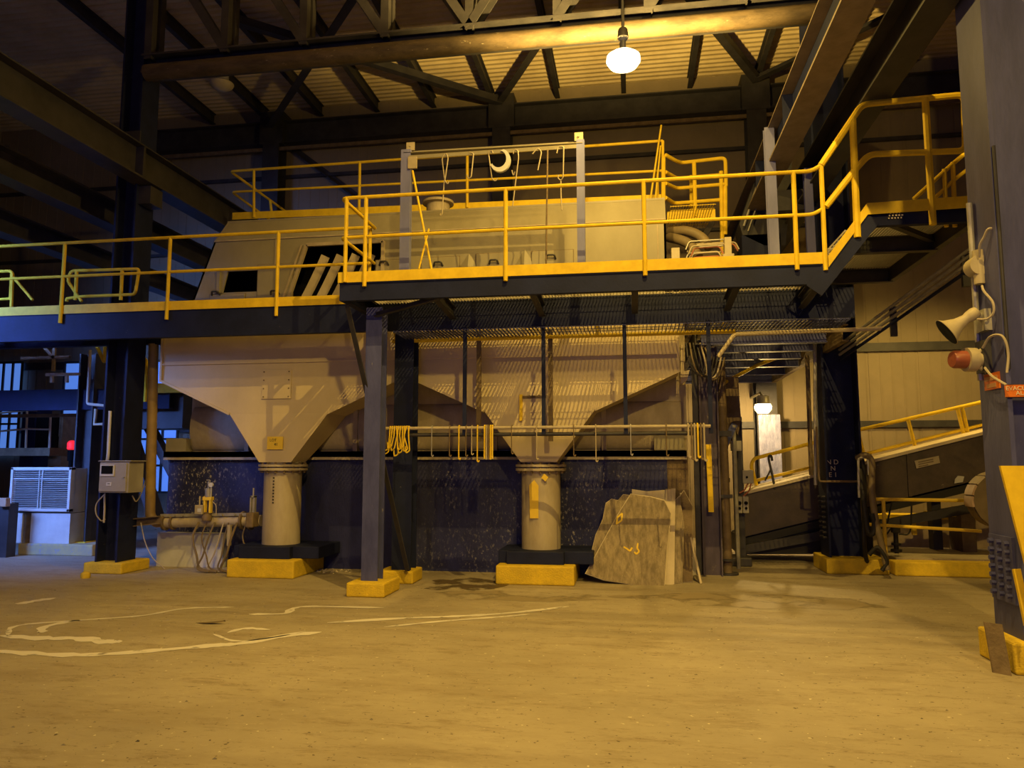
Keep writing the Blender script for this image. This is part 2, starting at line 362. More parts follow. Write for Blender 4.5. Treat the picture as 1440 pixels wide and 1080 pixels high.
# main truss
TY = 10.3
tr = thing('roof_truss', 'long steel roof truss with yellow-lit bottom chord spanning above the machine', 'truss', (-2.4, TY, 7.6))
build(MB().prof((-7.5, TY, 7.83), (2.9, TY, 7.83), I_(.34, .30, .03)), 'bottom_chord', DARK, tr)
build(MB().cyl((-7.4, TY - .16, 7.66), (2.9, TY - .16, 7.66), .125, 16), 'chord_pipe', CHORD, tr)
build(MB().prof((-7.5, TY, 10.05), (2.9, TY, 10.05), I_(.3, .26, .03)), 'top_chord', DARK, tr)
xs = [-7.4 + 1.285 * i for i in range(9)]
for xx in xs:
    b_ = MB()
    for dy in (-.1, .1): b_.prof((xx, TY + dy, 7.9), (xx, TY + dy, 10), L_(.12, .12, .018), up=(0, 1, 0))
    build(b_, 'post', DARK, tr)
for i in range(8):
    a, b_ = (xs[i], xs[i + 1]) if i < 4 else (xs[i + 1], xs[i])
    d_ = MB()
    for dy in (-.1, .1): d_.prof((a, TY + dy, 9.95), (b_, TY + dy, 7.95), L_(.13, .13, .018), up=(0, 1, 0))
    build(d_, 'diagonal', DARK, tr)
solo(MB().prof((-8.211,16.9,9.391), (-6.555,16.9,8.092), L_(.14, .14, .02)), 'wall_brace', DARK, 'dark diagonal brace on the back wall between the hood end and the hook frame', 'brace')
# crane runways
def runway(name, X, s, label, m, y0, ext):
    t = thing(name, label, 'beam', (X, 10, 5.9))
    zt, zb = 6.42, 5.9
    fm = LIT_FLANGE if s > 0 else m
    build(MB().box(X, X + .32 * s, y0, ext, zt - .02, zt) if s > 0 else MB().box(X + .32 * s, X, y0, ext, zt - .02, zt), 'top_flange', fm, t)
    build(MB().box(X + s * .15 - .008, X + s * .15 + .008, y0, ext, zb + .025, zt - .02), 'web', m, t)
    build(MB().box(min(X, X + .32 * s), max(X, X + .32 * s), y0, ext, zb, zb + .03), 'bottom_flange', fm, t)
    build(MB().bar((X + s * .15, y0, zt + .04), (X + s * .15, ext, zt + .04), .06, .08), 'rail', RUST, t)
    return t
t = runway('crane_runway_beam', 1.99, 1, 'crane girder with bright flange edges running back above the stair landing', NAVY, 4.5, 16.5)
build(MB().box(2.0, 2.3, 12.05, 12.09, 5.92, 6.4), 'stiffener', NAVY, t); build(MB().box(2.0, 2.3, 9.85, 9.87, 5.92, 6.4), 'stiffener', NAVY, t)
t = runway('crane_runway_beam', -7.26, -1, 'dark crane girder with orange-lit rail running back past the cabinet column', DARK, 4.5, 16.5)
build(MB().box(-7.56, -7.27, 10.0, 10.05, 5.92, 6.4), 'stiffener', DARK, t)
solo(MB().prof((2.75, 4.5, 5.9), (2.75, 16.4, 5.9), I_(.3, .5, .025)), 'tie_beam', DARK, 'dark tie beam running beside the bright crane girder', 'beam')
solo(MB().prof((-8.55, 4.5, 5.72), (-8.55, 16.4, 5.72), I_(.3, .42, .03)), 'tie_beam', DARK, 'lower dark beam running back beside the dark crane girder', 'beam')
solo(MB().prof((-9.6, 4.5, 5.3), (-9.6, 16.4, 5.3), I_(.3, .36, .03)), 'tie_beam', DARK, 'lowest dark beam near the side wall, below the dark crane girder', 'beam')

# ------------------------------------------------------------------ building columns
def pedestal(parent, x0, x1, y0, y1, h, name='pedestal', m=None):
    build(MB().box(x0, x1, y0, y1, 0, h), name, m or YBLOCK, parent, bev=.02)
def hcol_y(mb, x0, x1, y0, y1, z0, z1, t=.02, tw=.01):
    """H column, flanges facing +Y and -Y"""
    mb.box(x0, x1, y0, y0 + t, z0, z1).box(x0, x1, y1 - t, y1, z0, z1)
    return mb.box((x0 + x1) / 2 - tw, (x0 + x1) / 2 + tw, y0 + t, y1 - t, z0, z1)
def hcol(mb, x0, x1, y0, y1, z0, z1, t=.03, tw=.02):
    """H column, flanges facing +X and -X"""
    mb.box(x0, x0 + t, y0, y1, z0, z1).box(x1 - t, x1, y0, y1, z0, z1)
    return mb.box(x0 + t, x1 - t, (y0 + y1) / 2 - tw, (y0 + y1) / 2 + tw, z0, z1)
# nearest column with the alarm sign
COLP = mat('worn_column_paint', (.088, .094, .27), (.055, .06, .18), .5, scale=4, spk=(.34, .31, .28), spk_t=.68, spk_s=14, stretch=(1, 1, .3), bump=.08)
t = thing('building_column', 'massive dark column with evacuation alarm sign and bolted splice plate', 'column', (3.2, 6.75, 0))
build(MB().box(2.95, 2.985, 6.53, 7.0, .12, 9.9).box(2.985, 3.56, 6.73, 6.77, .12, 9.9).box(3.56, 3.595, 6.53, 7.0, .12, 9.9), 'shaft', COLP, t)
build(MB().box(2.925, 2.948, 6.57, 6.96, .5, 1.02), 'splice_plate', COLP, t)
for r_ in range(7):
    for c_ in range(3): build(MB().cyl((2.925, 6.63 + .13 * c_, .56 + .068 * r_), (2.89, 6.63 + .13 * c_, .56 + .068 * r_), .022, 6), 'bolt', COLP, t)
pedestal(t, 2.84, 3.8, 6.45, 7.08, .24)
# middle column
t = thing('building_column', 'dark navy column with pale stencilled letters standing before the conveyor', 'column', (2.98, 12.2, 0))
build(hcol(MB(), 2.84, 3.36, 11.95, 12.45, .22, 9.9), 'shaft', NAVY, t)
for r_ in range(9):
    for c_ in range(2): build(MB().cyl((2.84, 12.08 + .2 * c_, .5 + .075 * r_), (2.79, 12.08 + .2 * c_, .5 + .075 * r_), .02, 6), 'bolt', DARK, t)
pedestal(t, 2.76, 3.62, 11.80, 12.65, .22)
build(MB().box(2.3, 2.86, 12.0, 12.4, 5.55, 5.88), 'crane_bracket', DARK, t)
for s_, px in [('N D', 2.972), ('N', 2.978), ('E 1', 2.974)]:
    zz = {'N D': 1.621, 'N': 1.525, 'E 1': 1.429}[s_]
    lettering(s_, .10, (px + .02, 12.17, zz), LETTER, t)
# cabinet column
t = thing('building_column', 'dark column carrying the grey control cabinet, on a yellow block', 'column', (-7.7, 10.4, 0))
build(hcol(MB(), -7.86, -7.5, 10.2, 10.62, .16, 9.9), 'shaft', NAVY, t)
pedestal(t, -7.98, -7.36, 10.12, 10.78, .16)
build(MB().box(-7.5, -7.3, 10.25, 10.55, 5.6, 5.88), 'crane_bracket', DARK, t)
build(MB().box(-7.9, -7.48, 10.18, 10.2, 6.35, 6.75), 'joint_plate', DARK, t)

# ------------------------------------------------------------------ platform and walkway
DZ = 3.80
def grating(name, parent, x0, x1, y0, y1, z, m=GRATE, pitch=.042, h=.025, cross=.2, axis='Y'):
    g = MB()
    if axis == 'Y':
        x = x0
        while x <= x1: g.box(x - .0025, x + .0025, y0, y1, z - h, z); x += pitch
        y = y0 + .02
        while y <= y1: g.box(x0, x1, y - .004, y + .004, z - .010, z - .002); y += cross
    o = build(g, name, m, parent)
    return o
pf = thing('work_platform', 'raised navy steel work platform standing forward of the hopper on one post', 'platform', (-.65, 9.2, 3.4))
build(MB().prof((-3.52, 8.66, 3.69), (2.16, 8.66, 3.69), C_(.09, .22, .014, -1)).box(-3.52, 2.16, 8.60, 8.72, 3.785, 3.80), 'front_beam', NAVY, pf)
build(MB().prof((-3.47, 8.7, 3.69), (-3.47, 9.8, 3.69), C_(.09, .22, .014)), 'end_beam', NAVY, pf)
for xx in (-2.35, -1.15, .05, 1.2, 2.1):
    build(MB().prof((xx, 8.7, 3.68), (xx, 9.7, 3.60), I_(.08, .16, .012)), 'joist', DARK, pf)
grating('deck_grating', pf, -3.45, 2.12, 8.72, 9.78, DZ)
build(MB().prof((-3.55, 9.82, 3.60), (2.75, 9.82, 3.60), C_(.08, .38, .016, -1)), 'rear_beam', NAVY, pf)
wk = thing('walkway', 'long navy walkway with deep edge beam running in front of the sloped hood', 'platform', (-9, 9.9, 3.4))
build(MB().prof((-12.6, 9.84, 3.60), (-3.58, 9.84, 3.60), C_(.1, .38, .02, -1)).box(-12.6, -3.58, 9.78, 9.92, 3.79, 3.806), 'edge_beam', NAVY, wk)
build(MB().prof((-12.6, 10.75, 3.62), (-7.3, 10.75, 3.62), C_(.1, .3, .02)), 'rear_beam', NAVY, wk)
for xx in [-12.5, -11.4, -10.2, -8.7]:
    build(MB().prof((xx, 9.9, 3.66), (xx, 10.7, 3.66), I_(.1, .2, .012)), 'joist', DARK, wk)
grating('deck_grating', wk, -12.6, -7.6, 9.93, 10.66, DZ)
g2 = thing('walkway_deck', 'steel grating deck between the work platform and the machine housing', 'grating', (-3, 10.3, 3.75))
grating('grating_panel', g2, -7.35, -3.6, 9.88, 10.62, DZ); grating('grating_panel', g2, -3.45, .85, 9.88, 10.62, DZ); grating('grating_panel', g2, .9, 2.7, 9.88, 13.2, DZ)
lg = thing('pipe_tray', 'low grating tray with a yellow-lit front pipe above the hopper panels', 'tray', (-1, 10.1, 3.25))
grating('grating_panel', lg, -3.1, 2.6, 9.45, 10.05, 3.345, NAVY_DUSTY, pitch=.05)
build(MB().cyl((-3.322,10.1,3.313), (1.348,10.1,3.325), .028, 10), 'front_pipe', YELLOW, lg)
build(MB().bar((-3.264,10.08,3.309), (-3.266,10.08,3.451), .05, .03), 'bracket', YELLOW, lg)
build(MB().bar((-0.451,10.08,3.304), (-0.449,10.08,3.449), .05, .03), 'bracket', YELLOW, lg)

RR = .024
def guard(name, label, tops, mids, posts, toe=None, r=RR, m=YELLOW, toe_h=.13, rb=.08, loc=None, group=None):
    t = thing(name, label, 'guardrail', loc or posts[0][0], group)
    for p in tops: build(MB().tube(bend(p, rb), r), 'top_rail', m, t)
    for p in mids: build(MB().tube(bend(p, rb), r * .9), 'mid_rail', m, t)
    for a, b in posts: build(MB().tube([a, b], r * 1.08), 'post', m, t)
    for (a, b, n) in (toe or []):
        a, b = V(a), V(b); tb = MB().slab([a, b, b + V((0, 0, toe_h)), a + V((0, 0, toe_h))], V(n) * .01)
        build(tb, 'toe_plate', m, t)
    return t
# platform front rail
Y0 = 8.58
HT, HM = 4.86, 4.36
guard('guardrail', 'yellow guardrail along the front edge of the work platform', 
      [[(-3.5, 9.78, HT), (-3.5, Y0, HT), (2.02, Y0, HT), (2.13, Y0, 4.92)]], [[(-3.5, 9.78, HM), (-3.5, Y0, HM), (2.02, Y0, HM), (2.13, Y0, 4.42)]],
      [((a, Y0, 3.74), (a, Y0, HT)) for a in (-1.451, 0.169, 1.831)] + [((-3.44, Y0, 3.8), (-3.44, Y0, HT)), ((-3.19, Y0, 3.74), (-3.19, Y0, HT)), ((2.13, Y0, 3.72), (2.13, Y0, 4.92))],
      [((-3.53, 8.6, DZ), (2.14, 8.6, DZ), (0, -1, 0)), ((-3.53, 9.78, DZ), (-3.53, 8.6, DZ), (-1, 0, 0))], loc=(-.6, Y0, 3.8))
guard('guardrail', 'yellow guardrail rising up the steps and looping round the upper landing',
      [[(2.13, Y0, 4.92), (2.479,8.58,5.431), (2.592,8.58,5.597), (3.653,8.58,5.628), (3.63,8.58,4.989), (2.64,8.58,5.015), (2.491,8.58,4.853), (2.16, Y0, 4.44)]], [],
      [((2.478,8.58,4.075), (2.487,8.58,5.431)), ((3.255,8.58,4.18), (3.253,8.58,5.619))],
      [((2.158,8.575,3.751), (2.591,8.575,4.325), (0, -1, 0)), ((2.591,8.575,4.325), (3.64,8.575,4.348), (0, -1, 0))], r=.036, loc=(2.6, Y0, 4.4))
guard('guardrail', 'short yellow rail along the back of the upper landing beside the alarm column',
      [[(3.226,9,4.618), (3.648,9,4.997), (3.838,9,5.153)]], [[(3.335,9,4.511), (3.692,9,4.842), (3.849,9,4.958)]],
      [((3.555,9,4.274), (3.57,9,4.951)), ((3.644,9,4.269), (3.665,9,5.029))], loc=(3.6, 9.0, 4.44))
# walkway rail
Y1 = 9.76
guard('guardrail', 'long yellow guardrail on the walkway in front of the sloped hood',
      [[(-12.6, Y1, 4.87), (-3.56, Y1, 4.87)]], [[(-12.6, Y1, 4.36), (-3.56, Y1, 4.36)]],
      [((a, Y1, 3.66), (a, Y1, 4.87)) for a in (-12.5, -11.2, -8.307, -6.594, -4.915, -3.56)],
      [((-12.6, 9.78, DZ), (-3.6, 9.78, DZ), (0, -1, 0))], loc=(-9, Y1, 3.8))
guard('guardrail', 'small looped yellow rail behind the walkway rail, beside the cabinet column',
      [[(-8.462,10.05,4.05), (-8.465,10.05,4.094), (-8.214,10.05,4.119), (-7.324,10.05,4.12), (-7.276,10.05,4.509), (-8.422,10.05,4.524), (-8.472,10.05,4.371), (-8.209,10.05,4.042)]], [],
      [((-8.319,10.05,4.067), (-8.325,10.05,4.52)), ((-7.555,10.05,4.041), (-7.56,10.05,4.521))], loc=(-9, 10.05, 3.8), rb=.06)
guard('guardrail', 'stub of yellow rail with a slanting end behind the walkway rail near the side wall',
      [[(-10.804,10.05,4.576), (-9.433,10.05,4.565), (-9.412,10.05,3.994)]], [[(-10.762,10.05,4.118), (-9.435,10.05,4.128)], [(-9.412,10.05,4.463), (-9.05,10.05,4.093)]], [((-9.434,10.05,4.106), (-9.442,10.05,4.521))], loc=(-11, 10.05, 3.8))
# upper walkway rail on top of the housing
Y2 = 12.4
guard('guardrail', 'yellow guardrail with toe board on the roof of the machine housing',
      [[(-7.11,14.6,6.856), (-7.236,12.4,6.95), (0.576,12.4,6.988)]], [[(-7.096,14.6,6.421), (-7.191,12.4,6.555), (0.566,12.4,6.469)]],
      [((-6.739,12.4,6.048), (-6.773,12.4,6.934)), ((-4.737,12.4,6.059), (-4.743,12.4,6.964)), ((-2.773,12.4,6.016), (-2.779,12.4,6.965)), ((0.557,12.4,6.04), (0.576,12.4,6.988)), ((0.477,12.45,6.063), (0.474,12.45,6.495)), ((-7.015,13.6,6.546), (-7.055,13.6,6.81))],
      [((-7.167,12.42,6.037), (0.579,12.42,5.936), (0, -1, 0))], loc=(-2, Y2, 6.0))
# stair between the platform and the landing, and the landing itself
st = thing('platform_stair', 'three short grating steps rising from the work platform to the upper landing', 'stair', (2.4, 9.1, 3.8))
for yy in (8.62, 9.72):
    build(MB().prof((2.0, yy, 3.50), (2.64, yy, 4.30), C_(.07, .2, .012, 1 if yy > 9 else -1)), 'stringer', NAVY, st)
for k, zz in enumerate((4.0, 4.2)):
    grating('tread', st, 2.18 + .2 * k, 2.40 + .2 * k, 8.68, 9.68, zz)
ld = thing('upper_landing', 'small raised grating landing between the steps and the alarm column', 'platform', (3.15, 9.3, 4.2))
build(MB().prof((2.62, 8.66, 4.32), (3.78, 8.66, 4.32), C_(.08, .22, .014, -1)), 'front_beam', NAVY, ld)
build(MB().prof((3.72, 8.7, 4.32), (3.72, 11.4, 4.32), C_(.08, .22, .014)), 'side_beam', DARK, ld)
build(MB().prof((2.66, 8.7, 4.32), (2.66, 11.4, 4.32), C_(.08, .22, .014, -1)), 'side_beam', DARK, ld)
build(MB().prof((2.66, 9.75, 4.30), (3.72, 9.75, 4.30), I_(.1, .2, .012)), 'cross_beam', DARK, ld)
build(MB().prof((2.66, 11.38, 4.30), (3.72, 11.38, 4.30), I_(.1, .2, .012)), 'cross_beam', DARK, ld)
build(MB().bar((2.75, 8.75, 4.33), (3.65, 9.7, 4.33), .07, .06), 'diagonal_brace', DARK, ld)
grating('deck_grating', ld, 2.70, 3.69, 8.70, 11.35, 4.44, pitch=.036, h=.04)
cm = MB(); random.seed(4)
for r_ in range(3):
    for c_ in range(5 - (r_ == 0)):
        x_ = 2.83 + .032 * c_ - .01 * r_; cm.box(x_, x_ + random.uniform(.012, .02), 8.600, 8.6065, 4.335 - .03 * r_, 4.350 - .03 * r_)
build(cm, 'chalk_marks', LETTER, ld)
ct = thing('cable_tray', 'dark cable tray with parallel conduits sloping away under the upper landing', 'tray', (3.5, 10, 3.7))
for k in range(4):
    a_ = V((3.85,8.9,4.056)) + V((0, 0, -.075 * k)); b_ = V((3.098,11.9,3.384)) + V((0, 0, -.075 * k))
    build(MB().tube([a_, b_], .022), 'conduit', GALV if k < 3 else NAVY, ct)
build(MB().bar(V((3.756,9.2,3.939)) + V((.05, 0, .06)), V((3.756,9.2,3.939)) + V((.05, 0, -.32)), .08, .05, up=(0, 1, 0)), 'clamp', DARK, ct)
build(MB().bar(V((3.408,10.6,3.605)) + V((.05, 0, .08)), V((3.408,10.6,3.605)) + V((.05, 0, -.32)), .08, .05, up=(0, 1, 0)), 'clamp', DARK, ct)
# platform legs
t = thing('platform_post', 'dusty blue front post of the work platform on a yellow block', 'post', (-3.22, 9.15, 0), 'platform posts')
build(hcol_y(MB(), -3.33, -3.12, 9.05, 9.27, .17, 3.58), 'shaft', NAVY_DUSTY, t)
pedestal(t, -3.45, -2.97, 8.87, 9.5, .17)
t = thing('platform_post', 'darker blue rear post of the work platform, close to the scuffed wall plate', 'post', (-3.12, 10.15, 0), 'platform posts')
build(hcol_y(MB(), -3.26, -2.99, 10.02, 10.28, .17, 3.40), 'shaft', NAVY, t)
pedestal(t, -3.42, -2.93, 9.93, 10.4, .17)
solo(MB().prof((-3.46, 8.78, 3.56), (-2.96, 9.85, .2), L_(.075, .075, .012)), 'knee_brace', DARK, 'thin dark diagonal brace from the platform corner down to the rear post block', 'brace')
solo(MB().prof((-3.2, 9.0, 3.48), (-2.3, 8.75, 3.62), L_(.07, .07, .01)), 'knee_brace', DARK, 'short dark brace under the platform beside the front post head', 'brace')

# ------------------------------------------------------------------ tank, hoppers, machine
tk = thing('tank', 'long scuffed navy steel tank wall standing behind the hopper pipes', 'tank', (-3.3, 11.4, 0))
build(MB().box(-7.4, .48, 11.2, 12.6, .0, 1.70), 'shell', TANK, tk)
build(MB().box(-7.45, .76, 11.12, 11.25, 1.70, 1.79).box(-7.45, .76, 11.12, 11.13, 1.66, 1.79), 'rim_angle', PIPE, tk)
build(MB().box(.48, .78, 11.18, 12.6, .0, 1.70), 'end_plate', RUST, tk)
build(MB().box(-7.42, -6.3, 11.02, 11.19, 0, .52), 'white_plinth', WHITE, tk)['label'] = 'pale plinth block at the tank corner'
build(MB().box(.3, .72, 11.02, 11.14, 1.79, 2.0), 'bracket_box', BEIGE, tk); build(MB().box(-7.35, -7.0, 11.02, 11.14, 1.79, 2.0), 'bracket_box', BEIGE, tk)
rh = thing('hopper_backing', 'dusty beige casing with upright stiffeners behind and below the sloping hoppers', 'casing', (-3.3, 11.4, 1.79))
build(MB().box(-7.1, .78, 11.3, 12.6, 1.79, 3.7), 'casing_plate', BEIGE_D, rh)
for xx in (-6.05, -4.25, -2.05, -.42):
    build(MB().box(xx - .035, xx + .035, 11.16, 11.3, 1.79, 2.75), 'stiffener', BEIGE_D, rh)
for x0, x1 in ((-7.05, .7),):
    tr_ = MB(); n = 12
    arc = [(11.34 - .16 * math.cos(math.pi * (-.5 + k / n)), 2.16 + .37 * math.sin(math.pi * (-.5 + k / n))) for k in range(n + 1)]
    tr_.add([(x0, a, b) for a, b in arc] + [(x1, a, b) for a, b in arc], [(k, k + 1, n + 2 + k, n + 1 + k) for k in range(n)] + [tuple(range(n + 1)), tuple(range(n + 1, 2 * n + 2))])
    build(tr_, 'rounded_trough', BEIGE_D, rh, smooth=True)
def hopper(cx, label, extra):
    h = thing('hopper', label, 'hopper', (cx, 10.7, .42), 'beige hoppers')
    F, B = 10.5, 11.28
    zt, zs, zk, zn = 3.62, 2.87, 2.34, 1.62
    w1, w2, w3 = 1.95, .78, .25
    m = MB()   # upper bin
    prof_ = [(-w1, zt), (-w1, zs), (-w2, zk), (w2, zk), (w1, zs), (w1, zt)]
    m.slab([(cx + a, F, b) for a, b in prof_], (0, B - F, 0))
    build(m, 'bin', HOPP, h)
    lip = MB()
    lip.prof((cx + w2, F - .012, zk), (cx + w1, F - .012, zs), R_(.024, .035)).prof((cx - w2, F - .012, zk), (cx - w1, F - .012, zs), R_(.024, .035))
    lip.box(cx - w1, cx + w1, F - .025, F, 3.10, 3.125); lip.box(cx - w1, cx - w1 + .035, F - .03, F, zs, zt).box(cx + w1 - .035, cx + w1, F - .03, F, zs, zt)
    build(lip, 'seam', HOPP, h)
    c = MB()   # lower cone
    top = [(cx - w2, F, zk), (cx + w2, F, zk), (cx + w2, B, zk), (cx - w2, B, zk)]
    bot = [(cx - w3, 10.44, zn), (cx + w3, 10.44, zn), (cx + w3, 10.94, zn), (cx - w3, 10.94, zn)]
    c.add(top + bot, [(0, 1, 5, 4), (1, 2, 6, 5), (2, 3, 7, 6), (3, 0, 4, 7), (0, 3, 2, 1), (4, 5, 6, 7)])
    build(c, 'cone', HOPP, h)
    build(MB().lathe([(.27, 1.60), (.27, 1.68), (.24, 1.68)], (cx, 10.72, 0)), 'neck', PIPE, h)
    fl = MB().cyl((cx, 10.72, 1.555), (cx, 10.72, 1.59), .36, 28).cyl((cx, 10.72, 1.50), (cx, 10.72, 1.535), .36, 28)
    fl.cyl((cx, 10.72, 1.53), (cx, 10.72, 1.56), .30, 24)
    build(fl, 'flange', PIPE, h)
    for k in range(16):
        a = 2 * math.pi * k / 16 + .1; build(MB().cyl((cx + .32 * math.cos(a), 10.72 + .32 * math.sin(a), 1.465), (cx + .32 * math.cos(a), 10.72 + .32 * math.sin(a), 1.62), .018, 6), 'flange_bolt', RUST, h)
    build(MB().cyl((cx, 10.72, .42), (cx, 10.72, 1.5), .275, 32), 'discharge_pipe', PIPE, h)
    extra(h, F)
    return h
def ex1(h, F):
    m = MB().box(-5.47, -5.005, F - .02, F, 2.559, 2.997)
    build(m, 'access_cover', HOPP, h, bev=.004)
    x0, x1, z0, z1 = -5.436, -5.039, 2.591, 2.965
    build(rivets(MB(), [(x0, F - .02, z0 + (z1 - z0) * k / 3) for k in range(4)] + [(x1, F - .02, z0 + (z1 - z0) * k / 3) for k in range(4)], .01, h=.012), 'cover_bolt', RUST, h)
def ex2(h, F):
    b = MB().box(-1.57, -1.529, F - .05, F, 2.197, 2.569)
    build(b, 'latch_bar', YELLOW, h)['label'] = 'yellow latch bar'
    b = MB().box(-1.57, -1.196, F - .02, F, 2.517, 2.552)
    build(rivets(b, [(-1.55,10.5,2.539), (-1.428,10.5,2.537), (-1.296,10.5,2.546)], .02, h=.04), 'hinge_strip', RUST, h)
h1 = hopper(-5.2, 'beige hopper tapering to the pipe with the yellow paper tag on its cone', ex1)
h2 = hopper(-1.30, 'beige hopper behind the hook rail, tapering to the pipe with a yellow arrow strip', ex2)
# things fixed to the hoppers
t = thing('paper_tag', 'square yellow paper note with handwriting stuck on the hopper cone', 'note', (-5.201,10.44,1.797))
build(MB().box(-5.327, -5.081, 10.43, 10.438, 1.808, 1.996), 'paper', PAPER, t)
lettering('LOT', .055, (-5.232,10.425,1.943), INK, t); lettering('41', .06, (-5.185,10.425,1.88), INK, t)
ar = MB(); pts = [(-1.421,10.42,0.85), (-1.303,10.42,0.851), (-1.301,10.42,1.297), (-1.36,10.42,1.375), (-1.43,10.42,1.306)]
pts = [(p[0], 10.438, p[2]) for p in pts]
solo(ar.slab(pts, (0, -.006, 0)), 'arrow_strip', PAPER, 'tall yellow arrow strip pasted on the hopper pipe', 'sticker')
t = MB().slab([(-1.259,10.4,1.405), (-1.219,10.4,1.463), (-1.16,10.4,1.415), (-1.2,10.4,1.356)], (0, .006, 0))
solo(t, 'inspection_tag', PAPER, 'small tilted yellow tag hanging from the pipe flange', 'tag')
pt = MB(); z_ = 1.104
for k in range(9): pt.box(-5.209 - .012, -5.209 + .012, 10.437, 10.442, 1.02 + k * .045, 1.02 + k * .045 + .022)
solo(pt, 'painted_marks', INK, 'column of small dark painted marks down the pipe with the hopper note', 'marking')
# plinths under the pipes
for cx, x0, x1, lab in ((-5.2, -5.71, -4.70, 'yellow concrete block with a pitted face under the hopper pipe beside the valves'), (-1.3, -1.84, -.79, 'yellow concrete block under the hopper pipe beside the leaning sheets')):
    t = thing('pipe_block', lab, 'block', (cx, 10.6, 0), 'pipe blocks')
    build(MB().box(x0, x1, 10.1, 11.16, 0, .25), 'plinth', YBLOCK, t, bev=.02)
    build(MB().box(cx - .55, cx + .75, 10.36, 11.16, .25, .42).box(cx - .42, cx + .36, 10.25, 10.40, .25, .42), 'saddle', NAVY, t, bev=.01)

# machine housing
mh = thing('machine_housing', 'big beige steel machine housing with sloped end, hatches and louvres above the hoppers', 'machine', (-3.2, 11.5, 3.75))
F = 10.8
b = MB()   # body: sheet-metal shell built from front face polygons (openings left out)
zb, zc, zt = 3.72, 5.12, 5.46
def fx(z): return -6.42 - (5.42 - z) * .35      # sloped end
def wallpoly(pts): b.slab([(x_, F + (0 if z_ <= zc else (z_ - zc) * .45), z_) for x_, z_ in pts], (0, .03, 0))
O1 = (-6.42, -5.62, 4.28, 4.62)     # view port in sloped end
O2 = (-5.06, -3.72, 3.86, 4.98)     # louvre opening
O3 = (-.50, .06, 4.22, 4.42)        # dark slot
wallpoly([(fx(zb), zb), (O1[0] - .06, zb), (O1[0] + .14, O1[3]), (O1[0] + .14, zc), (fx(zc), zc)])
wallpoly([(O1[0] + .14, O1[3]), (O1[1], O1[3]), (O1[1], zc), (O1[0] + .14, zc)])
wallpoly([(O1[0] - .06, zb), (O1[1] - .1, zb), (O1[1] - .1, O1[2]), (O1[0], O1[2])])
wallpoly([(O1[1] - .1, zb), (O2[0] - .34, zb), (O2[0] + .1, O2[3]), (O2[0] + .1, zc), (O1[1], zc), (O1[1], O1[3]), (O1[1] - .1, O1[2])])
wallpoly([(O2[0] - .34, zb), (O2[1], zb), (O2[1], O2[2]), (O2[0] - .28, O2[2])])
wallpoly([(O2[0] + .1, O2[3]), (O2[1], O2[3]), (O2[1], zc), (O2[0] + .1, zc)])
wallpoly([(O2[1], zb), (O3[0], zb), (O3[0], zc), (O2[1], zc)])
wallpoly([(O3[0], zb), (O3[1], zb), (O3[1], O3[2]), (O3[0], O3[2])])
wallpoly([(O3[0], O3[3]), (O3[1], O3[3]), (O3[1], zc), (O3[0], zc)])
wallpoly([(O3[1], zb), (.52, zb), (.52, zc), (O3[1], zc)])
wallpoly([(fx(zc), zc), (.52, zc), (.52, zt), (fx(zt), zt)])
b.slab([(fx(zt), F + .15, zt), (.52, F + .15, zt), (.52, 12.9, zt + .35), (fx(zt), 12.9, zt + .35)], (0, 0, .03))
b.slab([(.49, F, zb), (.49, 12.9, zb), (.49, 12.9, zt + .35), (.49, F + .15, zt), (.49, F, zc)], (.03, 0, 0))
b.slab([(fx(zb), F, zb), (fx(zb), 12.9, zb), (fx(zt), 12.9, zt + .35), (fx(zt), F + .15, zt), (fx(zc), F, zc)], (.03, 0, 0))
b.box(fx(zb), .5, 12.87, 12.9, zb, zt + .3)
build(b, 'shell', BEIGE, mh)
build(MB().box(-6.9, .45, 11.5, 11.55, zb, 5.4), 'inner_dark_sheet', BLACK, mh)  # black sheet standing in for the darkness inside the housing
fr = MB()
for p, q in (((O2[0] - .30, zb + .02), (O2[0] + .1, O2[3])), ((O2[0] + .1, O2[3]), (O2[1], O2[3])), ((O2[1], O2[3]), (O2[1], zb))):
    fr.bar((p[0], F - .02, p[1]), (q[0], F - .02, q[1]), .05, .05, up=(0, 1, 0))
fr.bar((O2[0] - .40, F - .02, zb + .02), (O2[0] + .02, F - .02, O2[3]), .03, .03, up=(0, 1, 0))
build(fr, 'louvre_frame', BEIGE_D, mh)
for k in range(-2, 4):
    lv = MB(); n = 9; pts = []
    for j in range(n + 1):
        s_ = j / n; pts.append((-4.86 + .25 * k + .62 * s_ ** .75, 3.76 + 1.08 * s_))
    lv.add([(a, F + .04, z_) for a, z_ in pts] + [(a + .085, F + .16, z_ - .03) for a, z_ in pts], [(j, j + 1, n + 2 + j, n + 1 + j) for j in range(n)])
    build(lv, 'louvre', BEIGE_D, mh, smooth=True)
build(MB().box(O1[0] - .02, O1[0] + .03, F - .04, F, O1[2], O1[3]).box(O1[1] - .3, O1[1] - .28, F - .04, F, zb + .1, O1[2] - .1), 'viewport_strip', BEIGE, mh)
fr = MB().box(O3[0] - .04, O3[1] + .04, F - .03, F, O3[3], O3[3] + .04).box(O3[0] - .04, O3[0], F - .03, F, O3[2], O3[3]).box(O3[1], O3[1] + .04, F - .03, F, O3[2], O3[3])
build(fr, 'slot_frame', BEIGE, mh)
sm = MB()
for xx in (.22, .40, -5.48): sm.box(xx - .008, xx + .008, F - .01, F, zb, zc)
sm.box(fx(zc), .52, F - .015, F, zc - .015, zc + .005)
build(sm, 'panel_seam', BEIGE_D, mh)
